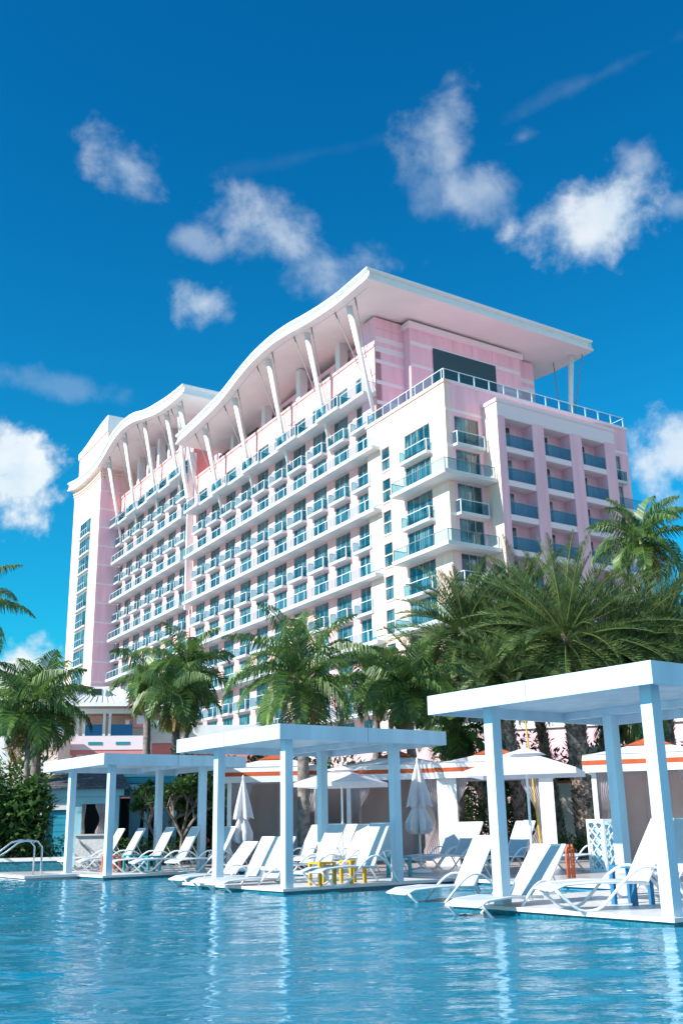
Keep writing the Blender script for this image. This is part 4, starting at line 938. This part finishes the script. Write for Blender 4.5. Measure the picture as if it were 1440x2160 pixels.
# ------------------------------------------------------------------ striped tents
def frame_at(px, D, face_az):                  # local frame: X to the right, Y away, Z up
    b = at(px, D, .105); Y = az(face_az); X = Vector((Y.y, -Y.x, 0)); return b, (lambda x, y, z: b+X*x+Y*y+Vector((0, 0, z)))
def gathered(mb, f, x0, x1, y, z0, z1, tie=.5, n=26, mi=0):
    """curtain tied back: hangs in folds and narrows at the tie"""
    rows = 9; pr = None
    for i in range(rows+1):
        q = i/rows; z = z1+(z0-z1)*q; wq = 1-(1-tie)*math.sin(math.pi*min(q/.9, 1)/1.15)**2
        xc = x0; row = [f(xc+(x1-x0)*wq*k/n, y+.045*math.sin(k*2.1+q), z) for k in range(n+1)]
        if pr:
            for k in range(n): mb.face([pr[k], pr[k+1], row[k+1], row[k]], mi)
        pr = row
def tent(px, D, face, w_, label, ze=2.42, walls=True, pillars=False, capz=.50):
    b, f = frame_at(px, D, face); r = empty('canvas_tent', b, label, 'canopy tent', 'orange trimmed day tents behind the deck'); d_ = w_*.9; hw = w_/2
    for x in (-hw, hw-.12):
        for y in (0, d_-.12):
            m = MB()
            if pillars and y == 0: m.box(x-.14 if x < 0 else x-.1, x+.42 if x < 0 else x+.3, y, y+.35, 0, ze, 0, f); m.build('pillar', 'blockw', r)
            else: m.box(x, x+.12, y, y+.12, 0, ze, 0, f); m.build('post', 'blockw', r)
    e = .18
    def band(z0, z1, o0, o1, nm, mt, par):
        m = MB(); P0 = [(-hw-o0, -o0), (hw+o0, -o0), (hw+o0, d_+o0), (-hw-o0, d_+o0)]; P1 = [(-hw-o1, -o1), (hw+o1, -o1), (hw+o1, d_+o1), (-hw-o1, d_+o1)]
        for k in range(4):
            a_, c_ = P0[k], P0[(k+1) % 4]; a2, c2 = P1[k], P1[(k+1) % 4]; m.face([f(*a_, z0), f(*c_, z0), f(*c2, z1), f(*a2, z1)])
        return m.build(nm, mt, par)
    va = band(ze-.04, ze+.14, e, e, 'valance', 'tentw', r); band(ze+.141, ze+.26, e+.004, e, 'trim', 'orange', va); band(ze+.261, ze+.40, e+.002, e-.02, 'top_band', 'tentw', va)
    cm = MB(); n = 7; pr = None
    for i in range(n+1):
        q = i/n; k = (1-q)*(1)+q*.28; z = ze+.40+.27*q**1.25; o = (hw+e)*k; cy = d_/2; oy = (d_/2+e)*k
        ring = [f(-o, cy-oy, z), f(o, cy-oy, z), f(o, cy+oy, z), f(-o, cy+oy, z)]
        if pr:
            for j in range(4): cm.face([pr[j], pr[(j+1) % 4], ring[(j+1) % 4], ring[j]])
        pr = ring
    rf = cm.build('roof', 'tentw', r)
    cp2 = MB(); z = ze+.66; o = (hw+e)*.36; cy = d_/2; oy = (d_/2+e)*.36; pk = f(0, cy, z+capz*.5)
    ring = [f(-o, cy-oy, z), f(o, cy-oy, z), f(o, cy+oy, z), f(-o, cy+oy, z)]
    for j in range(4): cp2.face([ring[j], ring[(j+1) % 4], pk])
    cp2.build('cap', 'orange', rf)
    if walls:
        m = MB(); m.box(-hw+.1, hw-.1, d_-.1, d_-.06, 0, ze, 0, f); m.box(-hw, -hw+.04, .35, d_-.15, 0, ze, 0, f); m.box(hw-.05, hw-.01, .35, d_-.15, 0, ze, 0, f)
        for i in range(1, 5): x = -hw+w_*i/5; m.box(x-.03, x+.03, d_-.13, d_-.101, 0, ze, 0, f)
        m.build('back_curtain', 'curtain', r)
    for sg in (-1, 1):
        c = MB(); gathered(c, f, sg*(hw-.12)-(.35 if pillars and False else 0), sg*(hw-.75), .12, .15, ze-.03, .3); c.build('tied_curtain', 'curtainw', r)
    return r
tent(575, 31.5, 4, 2.7, 'tent with a bright orange peaked cap behind the furled left umbrella')
tent(835, 31.5, 8, 2.9, 'tent with an orange shingled cap behind the shaded loungers')
tent(1045, 31.0, 12, 3.0, 'open tent on white block pillars left of the thick palm trunks', 2.42, False, True)
tent(1378, 28.0, 20, 2.9, 'orange banded tent with a grey back wall behind the near cabana posts', 2.35)
# low wall with tiled top, between the tents
def wall_piece(px0, px1, D, h, col, label, name='garden_wall', capcol='orange'):
    p, q = at(px0, D, .1), at(px1, D, .1); r = empty(name, p, label, 'wall'); d_ = (q-p).normalized(); nrm = Vector((-d_.y, d_.x, 0)); L_ = (q-p).length
    f = lambda x, y, z: p+d_*x+nrm*y+Vector((0, 0, z)); m = MB(); m.box(0, L_, 0, .2, 0, h, 0, f); m.build('wall', col, r)
    m = MB(); m.box(-.03, L_+.03, -.04, .24, h, h+.09, 0, f); m.build('cap', capcol, r)
wall_piece(895, 944, 32.5, 2.42, 'curtain', 'grey curtain wall with an orange cap right of the furled umbrella')
wall_piece(640, 756, 34.0, 2.3, 'curtain', 'beige screen wall between the first and second tents')
wall_piece(1150, 1262, 41, 2.5, 'curtain', 'grey wall behind the thick palm trunks')

# ------------------------------------------------------------------ pool house with turquoise shutter
pb_, pf_ = frame_at(95, 36.5, -8)
phs = empty('pool_house', pb_, 'pale blue pool house with grey shingle roof and turquoise shutter', 'pool house')
m = MB(); W1 = 2.9                                # wall with door and counter openings
for (x0, x1, z0, z1) in ((-.35, .03, 0, 2.2), (.03, .82, 1.98, 2.2), (.82, 1.15, 0, 2.2), (1.15, 1.9, 0, .95), (1.15, 1.9, 1.95, 2.2), (1.9, 2.35, 0, 2.2)): m.box(x0, x1, 0, .2, z0, z1, 0, pf_)
m.box(-.35, -.15, .2, 3.4, 0, 2.2, 0, pf_); m.build('wall', 'lblue', phs)
m = MB(); m.box(-.42, -.12, -.08, -.004, 0, 2.15, 0, pf_); m.build('corner_trim', 'blockw', phs)
m = MB(); 
for i in range(9): m.box(.03, .82, .06, .10+.0, .02+i*.215, .02+i*.215+.2, 0, pf_)
m.box(.03, .82, .10, .12, 0, 1.97, 0, pf_); m.build('roller_shutter', 'turq', phs)
m = MB(); m.box(0, .86, -.03, -.002, 1.78, 1.98, 0, pf_); m.build('lintel', 'blockw', phs)
m = MB(); m.box(.9, 2.3, 1.2, 1.3, 0, 2.2, 0, pf_); m.build('interior', 'dark', phs)
m = MB(); m.box(1.05, 2.2, -.5, -.1, 0, .95, 0, pf_); m.build('counter', 'blockw', phs)
m = MB(); m.box(1.0, 2.25, -.56, -.04, .95, 1.0, 0, pf_); m.build('counter_top', 'coping', phs)
for q_ in ((1.9, 1.58, .5, 14), (1.15, 1.28, .7, 10)): m = MB(); gathered(m, pf_, q_[0], q_[1], .02, .98, 1.95, q_[2], q_[3]); m.build('curtain', 'curtainw', phs)
m = MB(); m.box(-.5, 2.5, -.12, .0-.002, 2.2, 2.42, 0, pf_); m.build('fascia', 'lblue', phs)
m = MB(); ez = 2.42; rz_ = 3.3
m.face([pf_(-.65, -.3, ez), pf_(2.7, -.3, ez), pf_(2.1, 2.4, rz_), pf_(.4, 2.4, rz_)]); m.face([pf_(-.65, -.3, ez), pf_(.4, 2.4, rz_), pf_(.4, 2.6, rz_), pf_(-.65, 5, ez)]); m.face([pf_(-.65, 5, ez), pf_(.4, 2.6, rz_), pf_(2.1, 2.6, rz_), pf_(2.7, 5, ez)]); m.face([pf_(2.7, -.3, ez), pf_(2.7, 5, ez), pf_(2.1, 2.6, rz_), pf_(2.1, 2.4, rz_)])
for i in range(11):                              # shingle courses
    q0, q1 = i/11, (i+1)/11; y0, y1 = -.3+2.7*q0, -.3+2.7*q1; z0, z1 = ez+(rz_-ez)*q0, ez+(rz_-ez)*q1
    m.face([pf_(-.65+1.05*q0, y0, z0+.035), pf_(2.7-.6*q0, y0, z0+.035), pf_(2.7-.6*q1, y1, z1+.008), pf_(-.65+1.05*q1, y1, z1+.008)])
    m.face([pf_(-.65+1.05*q0, y0, z0), pf_(2.7-.6*q0, y0, z0), pf_(2.7-.6*q0, y0, z0+.035), pf_(-.65+1.05*q0, y0, z0+.035)])
m.build('roof', 'shingle', phs)
gb, gf_ = frame_at(240, 37.5, -8)
gh = empty('pool_pavilion', gb, 'turquoise clapboard gable with blue curtains behind the left cabana', 'pavilion')
m = MB(); 
for i in range(4):
    z0 = 2.2+i*.22; w0 = 1.75*(1-i/9*.0); m.box(0, 2.1, .02+.0, .10, z0, z0+.19, i % 2, gf_)
m.box(0, 2.1, .10, .2, 2.2, 3.08, 0, gf_); m.build('clapboard', ['turq', 'lblue'], gh)
for x in (0, 1.0, 1.95):
    m = MB(); m.box(x, x+.16, 0, .2, 0, 2.2, 0, gf_); m.build('post', 'lblue', gh)
m = MB(); m.box(0, 2.1, 2.2, 2.3, 0, 2.2, 0, gf_); m.build('back_wall', 'dark', gh)
for q_ in ((.5, .98, .75, 22), (1.9, 1.4, .6, 16)): m = MB(); gathered(m, gf_, q_[0], q_[1], .1, .2, 2.18, q_[2], q_[3]); m.build('curtain', 'lblue', gh)

# ------------------------------------------------------------------ pink pavilion with white metal roof
qb, qf = frame_at(185, 60, -8)
pv = empty('pink_pavilion', qb, 'two storey pink pavilion with white metal hip roof and open upper loggia', 'pavilion')
def zq(y, x=185): return zat(x, y, 60)-.105
ze_, zk = zq(1486), zq(1436)
m = MB(); X0, X1 = -3.2, 3.1
m.face([qf(X0-.5, -.7, ze_), qf(X1+.5, -.7, ze_), qf(.8, 2.8, zk), qf(-.7, 2.8, zk)]); m.face([qf(X1+.5, -.7, ze_), qf(X1+.5, 7, ze_), qf(.8, 3.6, zk), qf(.8, 2.8, zk)]); m.face([qf(X0-.5, 7, ze_), qf(X0-.5, -.7, ze_), qf(-.7, 2.8, zk), qf(-.7, 3.6, zk)]); m.face([qf(X1+.5, 7, ze_), qf(X0-.5, 7, ze_), qf(-.7, 3.6, zk), qf(.8, 3.6, zk)])
for i in range(22):                              # standing seams
    x = X0-.4+i*(X1-X0+.8)/21; tx = -.7+1.5*i/21; d0 = Vector((0, 0, .05)); m.face([qf(x-.03, -.7, ze_)+d0, qf(x+.03, -.7, ze_)+d0, qf(tx+.02, 2.8, zk)+d0, qf(tx-.02, 2.8, zk)+d0]); m.face([qf(x-.03, -.7, ze_), qf(x-.03, -.7, ze_)+d0, qf(tx-.02, 2.8, zk)+d0, qf(tx-.02, 2.8, zk)])
rfo = m.build('roof', 'metalroof', pv)
m = MB(); m.box(-.45, .55, .6, 1.8, ze_+.5, ze_+1.05, 0, qf); m.build('dormer', 'white', rfo)
m = MB(); m.box(-.25, .35, .56, .597, ze_+.6, ze_+.95, 0, qf); m.build('dormer_louvre', 'dark', rfo)
m = MB(); m.box(X0-.55, X1+.55, -.78, -.701, ze_-.18, ze_+.03, 0, qf); m.box(X1+.5, X1+.58, -.7, 7, ze_-.18, ze_+.03, 0, qf); m.build('gutter', 'white', pv)
m = MB(); m.box(X0-.4, X1+.4, -.6, 6.9, ze_-.22, ze_-.19, 0, qf); m.build('ceiling', 'tan', pv)
m = MB(); m.box(X0, X1, -.1, .25, ze_-.5, ze_-.23, 0, qf); m.build('beam', 'white', pv)
zr0, zr1 = zq(1552), zq(1532)
for x in (-3.1, -2.75, -.9, -.55, .55, .85):
    m = MB(); m.box(x, x+.14, 0, .14, zr0, ze_-.5, 0, qf); m.build('column', 'white', pv)
for x in (X1-.9,):
    m = MB(); m.box(x, x+.85, -.02, .6, zq(1535), ze_-.25, 0, qf); m.build('corner_pier', 'coral', pv)
    m = MB(); m.box(x+.2, x+.65, -.05, -.021, zq(1528), ze_-.6, 0, qf); m.build('pier_panel', 'palepink', pv)
m = MB(); 
for (a_, b_) in ((-2.6, -1.0), (-.4, .5), (1.0, X1-.92)): m.box(a_, b_, .04, .1, zr0, zr1+.1, 0, qf)
m.build('balustrade', 'bluep', pv)
m = MB(); m.box(X0, X1, 0, 5.5, zq(1582), zr0-.01, 0, qf); m.build('upper_floor', 'palepink', pv)
m = MB()
for x in (-2.4, -.2, 1.3): m.box(x, x+.75, -.03, -.001, zq(1571), zq(1565), 0, qf)
m.build('vent_panel', 'teal', pv)
m = MB(); m.box(X0, X1, .03, 5.5, 0, zq(1582)-.01, 0, qf); m.build('lower_wall', 'coral', pv)
m = MB()
for x in (-3.0, -1.9, -.8, .3, 1.4): 
    m.box(x, x+.85, .0, .028, zq(1650), zq(1592), 0, qf)
m.build('wall_panels', 'palepink', pv)
m = MB(); m.box(-2.5, 1.5, 3.5, 3.6, zr0, ze_-.3, 0, qf); m.build('loggia_back', 'cream', pv)
wb, wf_ = frame_at(330, 64, -8)
wg = empty('pink_wing', wb, 'low pink wing with a white parapet right of the pink pavilion', 'building')
m = MB(); m.box(-2.0, 7, 0, 6, 0, zat(330, 1572, 64), 0, wf_); m.build('lower_wall', 'coral', wg)
m = MB(); m.box(-2.05, 7, -.08, 6, zat(330, 1572, 64)+.01, zat(330, 1534, 64), 0, wf_); m.build('parapet', 'white', wg)
cb_, cf_ = frame_at(60, 55, -8)
cg = empty('cream_wall_house', cb_, 'cream and pink house wall glimpsed between the left palm trunks', 'building')
m = MB(); m.box(-1.2, 1.2, 0, 5, 0, zat(60, 1552, 55), 0, cf_); m.build('wall', 'cream', cg); m = MB(); m.box(-1.3, 1.3, -.1, 5.1, zat(60, 1552, 55)+.01, zat(60, 1540, 55), 0, cf_); m.build('cornice', 'white', cg)
# low podium buildings at the right, behind palms
rb_, rf_ = frame_at(1010, 52, 20)
pg = empty('podium_building', rb_, 'pink podium building glimpsed through the date palm trunks', 'building')
m = MB(); m.box(-7, 12, 0, 8, 0, 5.4, 0, rf_); m.build('wall', 'pink', pg); m = MB(); m.box(-7.1, 12.1, -.12, 8, 5.41, 5.8, 0, rf_); m.build('cornice', 'white', pg)
m = MB()
for i in range(6): m.box(-6+i*3, -4.6+i*3, -.03, -.002, 1.2, 3.4, 0, rf_)
m.build('openings', 'dark', pg)
tb2, tf2 = frame_at(1275, 42, 20)
tg = empty('blue_kiosk', tb2, 'pale blue kiosk with white roof edge behind the near cabana rear post', 'kiosk')
m = MB(); m.box(-.9, .9, 0, 2, 0, 3.6, 0, tf2); m.build('wall', 'lblue', tg); m = MB(); m.box(-1.05, 1.05, -.15, 2.1, 3.61, 3.85, 0, tf2); m.build('roof_edge', 'white', tg); m = MB(); m.box(-.8, .8, -.03, -.002, 2.9, 3.1, 0, tf2); m.build('window_strip', 'dark', tg)

# ------------------------------------------------------------------ small things
# lattice screen box
lb, lf = frame_at(1265, 25.6, 30)
ls_ = empty('lattice_screen', lb, 'blue white lattice screen box in front of the thick palm trunks', 'screen')
m = MB(); hh = 1.16
for (f0, f1) in (((-.34, 0), (.08, -.10)), ((.08, -.10), (.36, .2))):
    a_, b_ = Vector((*f0, 0)), Vector((*f1, 0)); d_ = b_-a_; L_ = d_.length; d_.normalize(); n_ = Vector((-d_.y, d_.x, 0))
    g2 = lambda x, y, z, a_=a_, d_=d_, n_=n_: lf(*(a_+d_*x+n_*y).xy, z)
    m.box(0, L_, 0, .05, 0, .07, 0, g2); m.box(0, L_, 0, .05, hh-.07, hh, 0, g2); m.box(0, .05, 0, .05, .07, hh-.07, 0, g2); m.box(L_-.05, L_, 0, .05, .07, hh-.07, 0, g2)
    for i in range(-1, 5):
        for sg in (-1, 1):
            zz0 = .07+i*.25; x0, x1 = .05, L_-.05; z0, z1 = (zz0, zz0+.42) if sg > 0 else (zz0+.42, zz0)
            lo, hi = .07, hh-.07
            def clip(x0, z0, x1, z1):
                t0, t1 = 0, 1
                for s_, e_ in ((z0-lo, z1-lo), (hi-z0, hi-z1)):
                    if s_ < 0 and e_ < 0: return None
                    if s_ < 0: t0 = max(t0, -s_/(e_-s_))
                    if e_ < 0: t1 = min(t1, s_/(s_-e_))
                return None if t0 >= t1 else (x0+(x1-x0)*t0, z0+(z1-z0)*t0, x0+(x1-x0)*t1, z0+(z1-z0)*t1)
            c = clip(x0, z0, x1, z1)
            if c: m.tube([g2(c[0], .025, c[1]), g2(c[2], .025, c[3])], .018, 5)
m.build('lattice', 'white', ls_)
m = MB(); m.box(-.28, .30, .14, .5, 0, hh-.02, 0, lf); m.build('box', 'lblue', ls_)
# yellow pole
yp = MB(); yp.tube([at(1140, 22.0, .11), cw(1119, 1470, 22.3)], [.022, .018], 8)
o = yp.build('yellow_pole', 'yellow'); o['label'] = 'thin bright yellow pole leaning behind the open right umbrella'; o['category'] = 'pole'
# orange coat stand like chair
ob = at(1196, 23.0, .11); oc = empty('folded_chair', ob, 'small orange folded chair by the lounger in the water', 'chair'); 
for k, x in enumerate((-.08, -.03, .03, .08)):
    m = MB(); m.tube([ob+Vector((x, .03*k, 0)), ob+Vector((x*1.1, .03*k, .5)), ob+Vector((x*.7, .03*k, .62+.04*(k % 2)))], .022, 6); m.build('leg', 'orangep', oc, True)
m = MB(); m.tube([ob+Vector((-.1, .05, .35)), ob+Vector((.1, .05, .37))], .02, 6); m.tube([ob+Vector((-.1, .05, .55)), ob+Vector((.1, .05, .57))], .025, 6); m.build('seat', 'orangep', oc, True)
# steel handrails into the pool
for k, (dx, lab) in enumerate(((0, 'nearer curved steel pool handrail at the left edge'), (1, 'farther curved steel pool handrail at the left edge'))):
    D0 = 29.6+k*.8; p1 = at(92-16*k, D0, .11); q = Vector((-1, -.12, 0)).normalized()
    m = MB(); m.tube([p1, p1+Vector((0, 0, .72)), p1+q*.12+Vector((0, 0, .86)), p1+q*.38+Vector((0, 0, .90)), p1+q*.62+Vector((0, 0, .84)), p1+q*.9+Vector((0, 0, .62)), p1+q*1.35+Vector((0, 0, .35)), p1+q*1.6+Vector((0, 0, .28)), p1+q*1.62+Vector((0, 0, -.02))], .024, 10)
    o = m.build('handrail', 'chrome', None, True); o['label'] = lab; o['category'] = 'handrail'; o['group'] = 'pool handrails'
# raised spa basin edge at the left
sp = MB(); sb_, sf = frame_at(40, 33.2, -8); sp.box(-3.6, 1.5, 0, .35, .28, .38, 0, sf); sp.box(-3.6, 1.5, .03, .34, 0, .278, 1, sf)
o = sp.build('planter_wall', ['coping', 'mosaic']); o['label'] = 'low blue tiled planter wall with pale coping at the left edge'; o['category'] = 'wall'
# towel on the lounger back under the umbrella
tl = MB(); tc_ = at(1109, 26.53, 0); tdir = az(53.4); tx_ = az(143.4)
for i in range(8):
    for j in range(5):
        def tp(i, j):
            x = -.22+.44*i/8; q = j/5; return tc_+tx_*x+tdir*(.03-.06*q)+Vector((0, 0, 1.02+.26*math.sin(math.pi*(.5)*q)*(1-(abs(x)/.26)**3)+.0))
        tl.face([tp(i, j), tp(i+1, j), tp(i+1, j+1), tp(i, j+1)])
        b2 = Vector((0, 0, 0))+tdir*.05
        tl.face([tp(i, j+1)+b2, tp(i+1, j+1)+b2, tp(i+1, j)+b2, tp(i, j)+b2])
o = tl.build('head_towel', 'umb', None, True); o['label'] = 'rounded white head towel over the back of the lounger under the umbrella'; o['category'] = 'towel'
